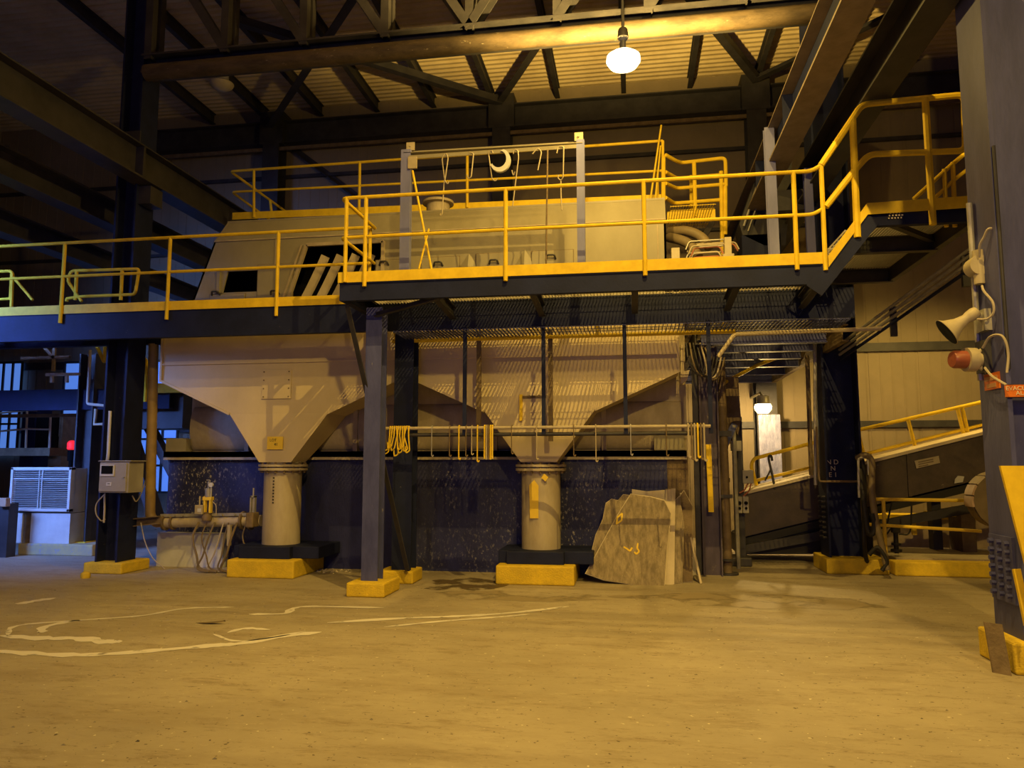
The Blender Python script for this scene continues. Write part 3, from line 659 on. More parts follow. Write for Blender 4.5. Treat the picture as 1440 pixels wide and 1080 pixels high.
for cx, tip in ((-2.387, 4.74), (-1.538, 4.76)):
    g = MB(); g.add([(cx - .36, F, 4.2), (cx + .36, F, 4.2), (cx, F - .20, 4.1), (cx, F, tip), (cx - .36, F, zb), (cx + .36, F, zb), (cx, F - .20, zb)],
                    [(0, 2, 3), (2, 1, 3), (0, 4, 6, 2), (2, 6, 5, 1)])
    build(g, 'gusset', BEIGE, mh)
def hatch(x0, x1, z1, hx, hz):
    d = MB().box(x0, x1, F - .022, F, 3.8, z1); dd = build(d, 'access_hatch', BEIGE, mh, bev=.004)
    build(MB().box(x0 - .012, x0, F - .008, F, 3.8, z1).box(x1, x1 + .012, F - .008, F, 3.8, z1).box(x0 - .012, x1 + .012, F - .008, F, z1, z1 + .012), 'hatch_gasket', HOSE, dd)
    hh = MB().tube(bend([(hx - .07, F - .022, hz - .03), (hx - .05, F - .07, hz + .02), (hx + .05, F - .07, hz + .02), (hx + .07, F - .022, hz - .03)], .02), .014)
    build(hh, 'handle', DARK, dd)
for a in ((-3.115, -2.53, 4.694, -2.849, 4.586), (-2.269, -1.837, 4.715, -1.998, 4.582),
          (-1.432, -0.822, 4.717, -1.146, 4.62), (-3.833, -3.393, 4.684, -3.697, 4.633),
          (-5.76, -5.179, 4.698, -5.455, 4.243), (-6.559, -5.967, 4.25, -6.447, 4.268)):
    hatch(*a)
st_ = MB().lathe([(.19, -.1), (.19, .14), (.255, .15), (.255, .19), (.17, .19), (.17, .0)], (-3.08,11.6,5.662), n=28)
build(st_, 'flanged_stub', BEIGE_D, mh)

# ------------------------------------------------------------------ hook frame on the platform
hf = thing('hook_goalpost', 'grey goalpost frame on the work platform with a slotted crossbar for hooks', 'frame', (-1.8, 9.4, 3.8))
HY = 9.35
xl, xr = -2.921, -0.605; zl, zr = 5.76, 5.737
build(MB().prof((xl, HY, DZ), (xl, HY, zl), C_(.13, .10, .012, 1), up=(0, 1, 0)), 'upright', GREYBLUE, hf)
build(MB().prof((xr, HY, DZ), (xr, HY, zr), C_(.10, .09, .012, 1), up=(0, 1, 0)), 'upright', GREYBLUE, hf)
build(MB().prof((xl - .03, HY, zl - .02), (xr + .03, HY, zr - .02), L_(.10, .06, .01)).box(xl + .05, xr - .05, HY - .06, HY - .05, min(zl, zr) - .12, min(zl, zr) - .07), 'crossbar', BEIGE, hf)
for xx, zz in ((xl + .05, zl), (xr - .02, zr)):
    lg_ = MB().box(xx - .055, xx + .055, HY - .01, HY + .01, zz, zz + .11).cyl((xx, HY - .012, zz + .06), (xx, HY - .02, zz + .06), .014, 10)
    build(lg_, 'lifting_lug', CREAM, hf)
hx_ = MB().box(xl + .04, xl + .16, HY - .08, HY - .05, zl - .28, zl - .12)
build(hx_, 'plate', CREAM, hf)
zb_ = min(zl, zr) - .08
hooks = [('long S-shaped hook with a second rod below, first on the crossbar', -2.383, [[(0, 0), (-.04, -.06), (.0, -.36), (.04, -.42), (.06, -.38)], [(.02, 0), (.045, -.06), (.01, -.33), (-.01, -.40), (-.02, -.60), (-.03, -.82), (-.06, -.84), (-.05, -.80)]]),
         ('open triangular hook hanging in front of the roof rail post', -2.056, [[(0, 0), (.06, -.02), (.03, -.34), (-.01, -.36), (-.03, -.30)]]),
         ('plain J hook beside the pale pipe bracket', -1.771, [[(.03, -.04), (.02, 0), (-.03, -.02), (.02, -.38), (.06, -.42), (.10, -.38)]]),
         ('dark linked hook just past the pale pipe bracket', -1.451, [[(-.02, -.06), (-.01, 0), (.04, -.02), (.05, -.12), (.02, -.36), (-.01, -.60), (-.03, -.76)], [(-.04, -.28), (-.02, -.36), (0, -.30)]]),
         ('bent thin hook on the crossbar before the long rod', -1.152, [[(-.07, -.08), (.0, 0), (.05, -.06), (-.0, -.30)]]),
         ('double hook with a hanging pin, last on the crossbar', -0.856, [[(-.05, -.09), (-.03, 0), (.04, -.01), (.03, -.42), (0, -.46), (-.04, -.42), (-.03, -.38)], [(0, -.46), (0, -.64), (.01, -.85)]])]
for lab, hx0, paths in hooks:
    m = MB()
    for p in paths: m.tube(bend([(hx0 + a, HY - .055 - .01 * (a > 0), zb_ + c) for a, c in p], .03), .008, 6)
    solo(m, 'hanging_hook', CREAM, lab, 'hook', 'hooks on the hook frame')
m = MB(); n = 14; c0 = (-1.639,9.3,5.498)
oa = [(c0[0] + .135 * math.cos(a), c0[2] + .01 + .155 * math.sin(a)) for a in [math.radians(70 - 230 * k / n) for k in range(n + 1)]]
ia = [(c0[0] - .02 + .10 * math.cos(a), c0[2] + .03 + .115 * math.sin(a)) for a in [math.radians(75 - 225 * k / n) for k in range(n + 1)]]
m.slab([(a, 9.26, c) for a, c in oa] + [(a, 9.26, c) for a, c in reversed(ia)], (0, .05, 0))
solo(m, 'pipe_bracket', WHITE, 'pale crescent-shaped pipe bracket hanging from the crossbar', 'bracket')
solo(MB().tube([(-2.825,9.3,5.458), (-2.506,9.15,4.059)], .014, 6), 'leaning_rod', YELLOW, 'thin yellow rod leaning against the hook frame upright', 'rod')
solo(MB().tube([(-2.564,9.2,4.62), (-2.661,9.1,4.071)], .012, 6), 'leaning_rod', YELLOW, 'short yellow rod crossing the longer leaning rod', 'rod')
solo(MB().tube([(xr - .42, HY - .06, zr - .12), (xr - .45, HY - .06, 3.86)], .011, 6), 'long_rod', RUST, 'long thin brown rod hanging down from the hook frame crossbar', 'rod')
solo(MB().tube([(0.339,12.2,5.86), (0.554,12.3,7.218)], .016, 6), 'leaning_rod', YELLOW, 'tall thin yellow rod leaning at the end of the housing roof rail', 'rod')
solo(MB().tube([(0.42,12.2,5.856), (0.535,12.3,6.861)], .014, 6), 'leaning_rod', YELLOW, 'shorter thin yellow rod leaning at the end of the housing roof rail', 'rod')

# ------------------------------------------------------------------ hanging rod rail under the platform
RY = 9.6
rl = thing('rod_rail', 'double pipe rail hung on dark bars in front of the hopper cones', 'rail', (-1.2, RY, 2.0))
za = 2.062
build(MB().cyl((-3.25, RY, za), (.95, RY, za), .022, 10), 'upper_pipe', PIPE, rl)
build(MB().cyl((-3.2, RY + .05, za - .085), (.85, RY + .05, za - .085), .026, 10), 'lower_pipe', DARK, rl)
for px in (653, 764, 880, 998):
    xx = {653: -2.171, 764: -1.129, 880: -0.086, 998: 0.956}[px]
    build(MB().bar((xx, RY + .03, za - .09), (xx, RY + .03, 3.42), .05, .03, up=(0, 1, 0)), 'hanger_bar', NAVY, rl)
for px, lab in ((0, 'rusty square bar standing before the near end of the hopper'), (1, 'rusty square bar standing before the hopper centre')):
    xx = (-2.083, -1.092)[px]
    solo(MB().bar((xx, 10.12, 1.9), (xx, 10.12, 3.42), .06, .05, up=(0, 1, 0)), 'support_bar', RUST, lab, 'bar', 'rusty bars')
def rod(px, length, m, lab, r=.007, hook=True, kink=0, dy=0):
    z0 = za + .03; p = [(px, RY + .03, z0 - .03), (px, RY + .02, z0), (px, RY - .03, z0), (px + kink, RY - .035 - dy, z0 - .08), (px + kink, RY - .035 - dy, za - length)]
    if hook: p += [(px + kink + .018, RY - .035 - dy, za - length - .012), (px + kink + .026, RY - .035 - dy, za - length + .012)]
    solo(MB().tube(bend(p, .015, 3), r, 6), 'hook_rod', m, lab, 'hook', 'hook rods on the rod rail')
for k, (px, ln, m, lab) in enumerate([(-2.593, .36, GALV, 'pale straight hook rod hanging alone, next to the yellow chain bundle'), (-2.355, .36, RUST, 'thin brown hook rod hanging third from the rail end'),
        (-2.231, .40, YELLOW, 'hook rod with yellow head just behind the hanger bar'), (-2.137, .36, RUST, 'thin brown hook rod just past the first hanger bar'), (-2.061, .34, PIPE, 'beige hook rod before the bright yellow hook'),
        (-1.986, .43, YELLOW, 'bright yellow hook rod with a clip halfway down'), (-1.538, .33, RUST, 'brown hook rod before the hopper cone centre'), (-1.215, .40, PIPE, 'stained hook rod hanging on the hopper cone centre line'),
        (-0.742, .36, RUST, 'thin brown hook rod at the edge of the hopper cone'), (-0.463, .43, PIPE, 'hook rod with yellow top beyond the hopper cone'), (-0.028, .35, GALV, 'thin grey hook rod before the third hanger bar foot'),
        (0.41, .36, RUST, 'thin dark hook rod near the far rod bundle')]):
    rod(px, ln, m, lab, r=.009 if m is YELLOW else .007)
for k in range(5):
    rod(-1.892 + .026 * k, .40 + .01 * (k % 2), [YELLOW, PIPE, RUST, YELLOW, PAPER][k], 'hook rod in the tight bunch of five, ' + ['first beside the bright yellow hook', 'second', 'middle one', 'fourth', 'last, toward the cone'][k], r=.011, hook=False)
for k in range(6):
    rod(0.678 + .038 * k, .38 + .02 * (k % 3), [PIPE, RUST, PIPE, YELLOW, RUST, PIPE][k], 'hook rod in the bundle by the dusty post, ' + ['first of six', 'second of six', 'third of six', 'fourth of six, yellowish', 'fifth of six', 'last of six'][k], r=.012, hook=True)
random.seed(3)
for k in range(10):
    x0 = -3.16 + .028 * k; m = MB(); ln = random.uniform(.24, .36)
    j1, j2 = random.uniform(-.02, .02), random.uniform(-.04, .04)
    m.tube(bend([(x0, RY + .03, za + .02), (x0, RY - .03, za + .03), (x0 + j1, RY - .06 - .01 * (k % 3), za - .1), (x0 + j2, RY - .06 - .012 * (k % 4), za - ln), (x0 + j2 - .05, RY - .07, za - ln - .03), (x0 + j2 - .06, RY - .06, za - ln + .06)], .02, 3), .009, 6)
    solo(m, 'yellow_hook', YELLOW, 'yellow hook in the tangled bundle beside the front post, ' + ['first', 'second', 'third', 'fourth', 'fifth', 'sixth', 'seventh', 'eighth', 'ninth', 'last'][k] + ' along the rail', 'hook', 'tangled yellow hooks')

# ------------------------------------------------------------------ lamps
t = thing('bay_lamp', 'glowing high bay lamp hanging below the roof truss', 'lamp', (-.04, 8.97, 6.45))
build(MB().lathe([(.05, .48), (.06, .46), (.07, .36), (.035, .32), (.035, .22), (.05, .14)], (-.04, 8.97, 6.5), n=24), 'ballast_housing', DARK, t)
build(MB().lathe([(.15, .13), (.205, .09), (.21, .03), (.17, -.03), (.0, -.06)], (-.04, 8.97, 6.52), n=24), 'lens', LENS, t)
build(MB().tube([(-.04, 8.97, 6.97), (-.04, 8.97, 7.4), (-.04, 10.15, 7.62)], .018), 'hanger', DARK, t)
t = thing('bay_lamp', 'unlit bay lamp hanging under the roof above the sloped hood', 'lamp', (-7.541,12.5,8.718))
lp = (-7.541,12.5,8.718)
build(MB().lathe([(.17, .02), (.22, .0), (.2, -.05), (.12, -.11), (0, -.13)], lp, n=20), 'lens', CREAM, t)
build(MB().lathe([(.1, .3), (.12, .28), (.12, .05), (.2, .02)], lp, n=20).cyl(V(lp) + V((0, 0, .3)), V((lp[0], lp[1], RZ - .2)), .015, 6), 'ballast_housing', GALV, t)
# lamp over the side door
wl = (2.555,15.5,2.721)
t = thing('wall_lamp', 'glowing wall lamp above the shiny bluish dimpled sheet', 'lamp', wl)
build(MB().lathe([(.10, -.13), (.16, -.06), (.17, .0), (.14, .06), (0, .08)], wl, n=20), 'lens', LENSW, t)
build(MB().lathe([(.10, .22), (.12, .2), (.12, .09), (.15, .05)], wl, n=18).tube([V(wl) + V((0, 0, .2)), V(wl) + V((0, .3, .3)), (wl[0], 16.98, wl[2] + .3)], .025), 'lamp_bracket', GALV, t)

# ------------------------------------------------------------------ beside the cabinet column
CF = 9.86
cb = thing('control_cabinet', 'grey control cabinet with a small dark screen on the column beside the yellow pipe', 'cabinet', (-7.345,9.86,1.195))
x0, x1, z0, z1 = -7.596, -7.133, 1.184, 1.63
build(MB().box(x0, x1, CF, 10.19, z0, z1).box(x0 - .02, x1 + .04, CF - .02, 10.19, z1, z1 + .015), 'enclosure', GREYBOX, cb, bev=.006)
xm = -7.347
d = build(MB().box(x0 + .01, x1 - .03, CF - .018, CF, z0 + .02, z1 - .02), 'door', GREYBOX, cb, bev=.004)
build(MB().box(x0 + .025, xm, CF - .032, CF - .018, z1 - .21, z1 - .045), 'screen_bezel', WHITE, cb, bev=.003)
build(MB().box(x0 + .05, xm - .02, CF - .037, CF - .031, z1 - .175, z1 - .06), 'screen', BLACK, cb)
build(MB().box(x0 + .13, x0 + .205, CF - .024, CF - .018, z0 + .10, z0 + .15), 'label_plate', WHITE, cb)
build(MB().box(x0 + .15, x0 + .19, CF - .027, CF - .023, z0 + .125, z0 + .135), 'label_print', INK, cb)
build(MB().cyl((x1 - .06, CF - .018, (z0 + z1) / 2), (x1 - .06, CF - .04, (z0 + z1) / 2), .012, 8), 'latch', GALV, cb)
solo(MB().tube(bend([(-7.629,10.05,2.374), (-7.623,10.05,1.724), (-7.676,10.1,1.6)], .05), .022), 'conduit_pipe', WHITE, 'white conduit running up from the control cabinet along the column', 'conduit')
solo(MB().tube(spline([(-7.596,10,1.167), (-7.725,10,1.023), (-7.727,10,0.88), (-7.679,10.05,0.775), (-7.649,10.1,0.792)]), .009, 6), 'cable_loop', CABLE, 'pale cable looping below the control cabinet', 'cable')
solo(MB().tube(spline([(-7.607,10,1.157), (-7.594,10,0.953), (-7.593,10,0.749)]), .014, 6), 'drop_conduit', CABLE, 'short pale conduit dropping straight below the control cabinet', 'conduit')
solo(MB().tube(spline([(-7.233,10.1,1.135), (-7.231,10.2,1.048), (-7.358,10.5,1.192), (-7.586,10.9,1.344)]), .008, 6), 'cable_loop', CABLE, 'pale cable slanting up behind the control cabinet toward the yellow pipe', 'cable')
fp = thing('feed_pipe', 'tall yellow pipe coming down and turning along the tank wall into the hopper pipe', 'pipe', (-7.2, 10.75, .8))
build(MB().tube(bend([(-7.465,10.75,3.48), (-7.379,10.75,0.803), (-7.289,10.75,0.696), (-7.122,10.75,0.698)], .14, 8), .075, 14), 'riser', TANPIPE, fp)
build(MB().cyl((-7.146,10.75,0.708), (-5.535,10.75,0.749), .085, 16), 'main', PIPE, fp)
for px, r in ((232, .13), (243, .12), (341, .14), (352, .14)):
    P0 = {232: (-7.122,10.75,0.709), 243: (-6.991,10.75,0.71), 341: (-5.845,10.75,0.745), 352: (-5.718,10.75,0.747)}[px]
    build(MB().cyl(P0, (P0[0] + .03, P0[1], P0[2]), r, 16), 'flange', RUST, fp)
o = MB().bar((-7.152,10.68,0.81), (-5.548,10.68,0.848), .02, .045)
build(rivets(o, [(-6.902,10.66,0.814), (-6.773,10.66,0.815), (-6.433,10.66,0.819), (-6.132,10.66,0.833), (-5.925,10.66,0.835)], .018, h=.03), 'strut_channel', GALV, fp)
solo(MB().prof((-7.769,10.55,0.684), (-7.119,10.6,0.752), C_(.1, .12, .012)), 'pipe_bracket', RUST, 'brown steel support arm from the cabinet column to the pipe elbow', 'bracket')
va = thing('control_valve', 'tall control valve with yellow yoke, small white box and round gauge on the feed pipe', 'valve', (-6.35,10.6,0.813))
a = V((-6.351,10.62,0.812)); s = .0101
build(MB().lathe([(.07, -.06), (.075, .0), (.05, .04), (.06, .06)], a, n=14), 'body', RUST, va)
build(MB().box(a.x - .05, a.x - .02, a.y - .03, a.y + .03, a.z + .05, a.z + .30).box(a.x + .04, a.x + .07, a.y - .03, a.y + .03, a.z + .05, a.z + .27).box(a.x - .06, a.x + .08, a.y - .04, a.y + .04, a.z + .24, a.z + .29), 'yoke', PAPER, va)
build(MB().cyl(a + V((.01, 0, .29)), a + V((.01, 0, .42)), .05, 14).cyl(a + V((.01, 0, .42)), a + V((.01, 0, .52)), .018, 8).tube(bend([a + V((.015, 0, .42)), a + V((.03, 0, .54)), a + V((-.03, 0, .54))], .02), .008, 6), 'actuator', GALV, va)
build(MB().box(a.x - .16, a.x - .03, a.y - .08, a.y + .0, a.z + .03, a.z + .17), 'positioner', CREAM, va, bev=.01)
build(MB().box(a.x - .11, a.x - .05, a.y - .085, a.y - .08, a.z + .07, a.z + .12), 'nameplate', WHITE, va)
build(MB().cyl(a + V((.075, -.06, .47)), a + V((.075, -.03, .47)), .035, 16).cyl(a + V((.075, -.04, .44)), a + V((.07, -.03, .27)), .008, 6), 'gauge', WHITE, va)
build(MB().tube([a + V((-.11, -.03, .17)), a + V((-.11, -.03, .30))], .012, 6), 'air_line', CABLE, va)
build(MB().tube(spline([a + V((.08, 0, .22)), a + V((.15, -.02, .16)), a + V((.16, -.02, .02))]), .007, 6), 'air_line', CABLE, va)
vb = thing('gate_valve', 'rusty gate valve with a slim upright yoke next to the hopper pipe', 'valve', (-5.593,10.6,0.759))
a = V((-5.605,10.6,0.78))
build(MB().box(a.x - .06, a.x + .06, a.y - .1, a.y + .1, a.z - .12, a.z + .10), 'body', RUST, vb, bev=.02)
build(MB().box(a.x - .035, a.x - .015, a.y - .03, a.y + .03, a.z + .1, a.z + .34).box(a.x + .02, a.x + .04, a.y - .03, a.y + .03, a.z + .1, a.z + .34).box(a.x - .035, a.x + .04, a.y - .03, a.y + .03, a.z + .32, a.z + .345), 'yoke', GALV, vb)
build(MB().cyl((a.x, a.y, a.z + .05), (a.x, a.y, a.z + .46), .012, 8), 'stem', GALV, vb)
random.seed(5)
for k in range(7):
    x_ = -6.5 + .13 * k + random.uniform(-.03, .03); y_ = 10.62 - random.uniform(0, .1)
    b_ = random.uniform(-.25, .3)
    solo(MB().tube(spline([(x_, 10.64, .72), (x_ - .03, y_, .5), (x_ + b_ * .4, y_ - .05, .25), (x_ + b_ * .8, y_ - .06, .06), (x_ + b_ + .25, y_ - .1, .022)]), random.choice([.011, .014, .018]), 6),
         'drain_hose', [HOSE, RUST, HOSE, CABLE, HOSE, RUST, HOSE][k], 'brown hose drooping to the floor under the feed pipe, ' + ['first', 'second', 'third', 'fourth, pale', 'fifth', 'sixth', 'seventh'][k] + ' from the pipe elbow', 'hose', 'hoses under the feed pipe')
solo(MB().box(-5.973, -5.927, 10.55, 10.6, 0.39, 0.692), 'stand_pipe', CREAM, 'short pale upright stub below the feed pipe middle', 'pipe')
solo(MB().tube(spline([(-7.354,10.5,0.714), (-7.199,10.4,0.442), (-6.922,10.2,0.232), (-6.591,10,0.114)]), .008, 6), 'cable_loop', CABLE, 'thin pale cable trailing from the pipe elbow to the floor', 'cable')

# evaporative cooler and what stands round it
ev = thing('cooler_unit', 'white cooler cabinet with a large louvred grille standing on the worn curb', 'cooler', (-10.347,12.05,0.151))
EY = 12.05
gx0, gx1, gz0, gz1 = -11.006, -9.797, 0.759, 1.536
build(MB().box(gx0 + .06, gx1 - .02, EY + .05, EY + .6, gz0 - .02, gz1 - .02), 'housing', WHITE, ev)
g = MB(); t_ = .05
g.box(gx0, gx1, EY - .06, EY + .05, gz1 - t_, gz1).box(gx0, gx1, EY - .06, EY + .05, gz0, gz0 + t_).box(gx0, gx0 + t_, EY - .06, EY + .05, gz0, gz1).box(gx1 - t_, gx1, EY - .06, EY + .05, gz0, gz1)
gr_ = build(g, 'grille_frame', WHITE, ev, bev=.006)
sl = MB(); k = gz0 + t_ + .012
while k < gz1 - t_:
    sl.prof((gx0 + t_, EY - .02, k), (gx1 - t_, EY - .02, k), [(-.02, -.010), (.02, .004), (.02, .010), (-.02, -.004)]); k += .034
build(sl, 'louvres', WHITE, ev)
xm = (gx0 + gx1) / 2
build(MB().box(xm - .04, xm - .025, EY - .05, EY - .03, gz0 + t_, gz1 - t_).box(xm + .02, xm + .035, EY - .05, EY - .03, gz0 + t_, gz1 - t_).box(gx0 + t_, gx1 - t_, EY - .05, EY - .03, gz1 - .21, gz1 - .20), 'grille_bars', WHITE, ev)
build(MB().box(gx0 + t_, gx1 - t_, EY + .02, EY + .03, gz0 + t_, gz1 - t_), 'filter_pad', DARK, ev)
build(MB().box(-10.585, -9.81, EY, EY + .55, .2, gz0 - .03).box(-10.957, -10.756, EY, EY + .55, .2, gz0 - .03), 'lower_cabinet', WHITE, ev)
build(MB().box(-10.756, -10.585, EY + .03, EY + .5, .2, gz0 - .03), 'gap_panel', RUST, ev)
solo(MB().box(-10.749, -9.286, 11.98, 12.75, 0, .2), 'curb_block', mat('chipped_yellow_paint', (.50, .42, .17), (.36, .33, .22), .8, scale=6, spk=(.3, .3, .32), spk_t=.55, spk_s=8), 'long chipped yellow curb under the white cooler', 'curb', bev=.02)
bo = thing('bollard', 'dark scuffed bollard with a small pinkish box at the picture edge before the cooler', 'bollard', (-10.705,11.712,0))
build(MB().box(-10.824, -10.629, 11.6, 11.8, 0, 0.911), 'shaft', DARK, bo)
build(MB().box(-10.775, -10.609, 11.5, 11.6, 0.868, 1.014), 'switch_box', PINK, bo, bev=.01)
t = thing('rear_column', 'dark column standing just behind the white cooler', 'column', (-9.812, 12.5, 0))
build(hcol(MB(), -9.98, -9.652, 12.25, 12.6, 0, 3.6), 'shaft', DARK, t)
build(MB().box(-9.98 - .04, -9.652 + .04, 12.2, 12.65, 0, .22), 'pedestal', YBLOCK, t)
t = thing('rear_column', 'bright blue narrow column between the cooler and the cabinet column', 'column', (-9.957, 12.9, 0))
BLUEP = mat('bright_blue_paint', (.05, .10, .42), (.04, .07, .3), .5, spk=(.3, .35, .5), spk_t=.66)
build(MB().box(-10.036, -9.859, 12.8, 12.95, 0, 2.4), 'shaft', BLUEP, t)
build(MB().box(-10.005, -9.786, 12.78, 12.97, 0, .02), 'base_plate', BLUEP, t)
lw = thing('lower_gantry', 'dark lower gantry beam with thin rails in front of the blue windows', 'gantry', (-11, 12.4, 2.5))
build(MB().prof((-16.3, 12.4, 2.77), (-8.2, 12.4, 2.77), C_(.14, .38, .03, -1)), 'beam', NAVY, lw)
build(MB().bar((-16.3, 12.9, 2.52), (-8.25, 12.9, 2.52), .12, .06), 'kick_plate', RUST, lw)
for px, p0, p1 in ((38, (-12.168,13.6,1.772), (-12.205,13.6,2.682)), (70, (-11.634,13.6,1.771), (-11.658,13.6,2.546))):
    build(MB().tube([p0, p1], .022), 'rail_post', PIPE, lw)
build(MB().tube([(-13.459,13.6,2.212), (-12.176,13.6,2.305), (-11.655,13.6,2.287)], .02), 'rail', PIPE, lw)
build(MB().tube([(-13.491,13.6,2.579), (-12.205,13.6,2.682), (-11.976,13.6,2.68)], .02), 'rail', PIPE, lw)
build(MB().box(-13.428, -11.542, 13.5, 14.2, 1.757, 1.916), 'shelf_plate', RUST, lw)
for a, b_, m in (((-10.823,11.6,3.66), (-9.769,11.6,3.659), RUST), ((-10.158,11.6,3.643), (-9.963,11.6,3.45), RUST), ((-9.949,11.6,3.638), (-9.945,11.6,3.2), RUST), ((-10.593,11.6,3.439), (-9.644,11.6,3.443), RUST), ((-10.253,11.8,3.167), (-9.593,11.8,3.167), PIPE), ((-10.14,11.8,3.165), (-10.13,11.8,3.025), PIPE), ((-9.844,11.8,3.159), (-9.835,11.8,3.02), PIPE)):
    build(MB().bar(a, b_, .05, .04, up=(0, 1, 0)), 'frame_bar', m, lw)
sv = thing('service_stair', 'dark stair flight with diagonal stringers between the cabinet column and the tank end', 'stair', (-7.6, 12.6, 0))
build(MB().bar((-9.245,12.5,2.599), (-8.42,12.5,0.549), .16, .26, up=(0, 1, 0)), 'stringer', DARK, sv)
build(MB().bar((-9.041,12.9,2.424), (-8.296,12.9,1.234), .14, .2, up=(0, 1, 0)), 'stringer', DARK, sv)
build(MB().box(-9.12, -8.034, 12.5, 13.2, 2.234, 2.901), 'platform_edge', DARK, sv)
build(MB().box(-8.964, -7.858, 12.2, 12.3, 2.857, 3.024), 'toe_plate', YELLOW, sv)
build(MB().tube(bend([(-8.25,11.4,3.674), (-8.221,11.4,3.407), (-8.033,11.4,3.331), (-8.02,11.4,2.625)], .05), .03), 'hand_rail', YELLOW, sv)
build(MB().tube([(-9.022,11.4,3.67), (-8.826,11.4,3.324)], .03).tube([(-8.82,11.4,3.665), (-8.811,11.4,3.299)], .03), 'hand_rail', YELLOW, sv)
build(MB().tube(bend([(-8.934,11.2,3.491), (-8.927,11.2,2.585), (-8.441,11.2,2.532)], .04), .024), 'hand_rail', CABLE, sv)
build(MB().tube([(-9.234,11.8,2.549), (-9.244,11.8,2.276), (-8.984,11.8,2.286)], .03), 'bracket_pipe', PIPE, sv)
for k, (x0, x1, y0, y1, Y, m, lab) in enumerate([(29, 48, 578, 660, 15.6, NAVY, 'dim blue cabinet behind the thin gantry rails'), (50, 69, 585, 630, 15.0, BLACK, 'black box behind the thin gantry rails'), (68, 86, 585, 662, 15.3, RUST, 'brown upright duct beside the red signal light')]):
    p = [(-14.114, -13.759, 1.468, 2.858), (-13.206, -12.866, 1.789, 2.693), (-13.111, -12.786, 1.44, 2.712)][k]
    t = thing(['storage_cabinet', 'dark_box', 'vent_duct'][k], lab, ['cabinet', 'box', 'duct'][k], ((p[0] + p[1]) / 2, Y, p[2] - 0 if k == 1 else 0))
    build(MB().box(p[0], p[1], Y, Y + .5, (p[2] if k == 1 else 0), p[3]), 'body', m, t)
    build(MB().box(p[0] + .04, p[1] - .04, Y - .015, Y, p[3] - .5, p[3] - .05), 'panel', m, t)
rs = thing('signal_light', 'red glowing signal light on a dark stand behind the white cooler', 'light', (-10.954,13.4,1.488))
c = V((-10.97,13.4,1.95))
build(MB().lathe([(.06, -.08), (.085, -.06), (.085, .06), (.05, .10), (0, .11)], c, n=16), 'dome', REDG, rs)
build(MB().cyl(c + V((0, 0, -.3)), c + V((0, 0, -.08)), .07, 12).cyl(c + V((0, 0, -2.1)), c + V((0, 0, -.3)), .04, 10), 'stand', BLACK, rs)
# windows in the back wall
def window(n, x0, x1, z0, z1, cols, rows):
    w_ = MB().box(x0, x1, YB - .13, YB - .12, z0, z1)
    o = struct(w_, 'window_%d' % n, SKYW)
    f = MB(); t_ = .05
    for k in range(cols + 1): f.box(x0 + (x1 - x0) * k / cols - t_ / 2, x0 + (x1 - x0) * k / cols + t_ / 2, YB - .18, YB - .14, z0, z1)
    for k in range(rows + 1): f.box(x0, x1, YB - .19, YB - .135, z0 + (z1 - z0) * k / rows - t_ / 2, z0 + (z1 - z0) * k / rows + t_ / 2)
    build(f, 'window_frame', DARK, o)
window(1, -16.4, -15.332, 1.814, 4.169, 4, 3)
window(2, -14.117, -13.602, 1.424, 4.135, 1, 3)
window(3, -12.121, -10.939, 0.912, 4.124, 3, 5)

# ------------------------------------------------------------------ leaning sheets
def sheet(pts, yb, lean, th, m, lab, em=None, bow=0):
    t = thing('leaning_sheet', lab, 'sheet', (sum(p[0] for p in pts) / len(pts), yb, 0), 'sheets leaning on the tank')
    xc = sum(p[0] for p in pts) / len(pts)
    f = [(x_, yb + z_ * lean, z_) for x_, z_ in pts]
    build(MB().slab(f, (0, .006, 0)), 'face', m, t)
    zc_ = sum(p[1] for p in pts) / len(pts)
    build(MB().slab([(xc + (a - xc) * 1.02 , b + .0065 + (c * 1.008 - c) * lean, max(.0, zc_ + (c - zc_) * 1.018)) for a, b, c in f], (0, th, 0)), 'core', em or PLYE, t)
    return t
def q(*a): return [(p[0], p[2]) for p in a]
fs_ = sheet(q((-0.656,10.4,0.132), (-0.41,10.4,0.053), (-0.08,10.4,0.005), (0.376,10.4,-0.011), (0.419,10.55,0.426), (0.493,10.7,0.92), (0.412,10.75,1.091), (0.229,10.75,1.138), (-0.044,10.75,1.175), (-0.214,10.7,0.912), (-0.43,10.6,0.53)), 10.36, .32, .02, PLYW, 'large scuffed brown sheet with a curved foot, front of the stack by the tank')
sheet(q((-0.571,10.6,0.163), (-0.59,10.65,0.387), (-0.532,10.7,0.616), (-0.435,10.8,0.825), (-0.392,10.8,1.042), (-0.312,10.8,1.102), (-0.223,10.8,1.083), (-0.153,10.8,1.163), (-0.064,10.8,1.154), (0.005,10.8,1.124), (0.071,10.6,0.557), (-0.032,10.5,0.075)), 10.47, .31, .02, PLYW, 'sheet with a wavy top corner peeping out behind the largest scuffed sheet')
sheet(q((-0.033,10.6,0.061), (0.385,10.6,0.071), (0.429,10.85,1.224), (0.183,10.85,1.203), (-0.023,10.85,1.231)), 10.56, .28, .012, PLYE, 'pale board with only its top edge showing above the largest scuffed sheet')
sheet(q((0.351,10.5,-0.009), (0.51,10.5,0.004), (0.575,10.85,1.254), (0.439,10.85,1.234)), 10.46, .33, .05, PLYE, 'narrow pale board standing upright beside the largest scuffed sheet', PLYW)
sheet(q((0.478,10.6,-0.002), (0.619,10.6,0.01), (0.677,10.8,0.74), (0.631,10.85,1.146), (0.572,10.85,1.087), (0.508,10.8,0.933)), 10.56, .30, .02, PLYW, 'darker narrow sheet next to the upright pale board')
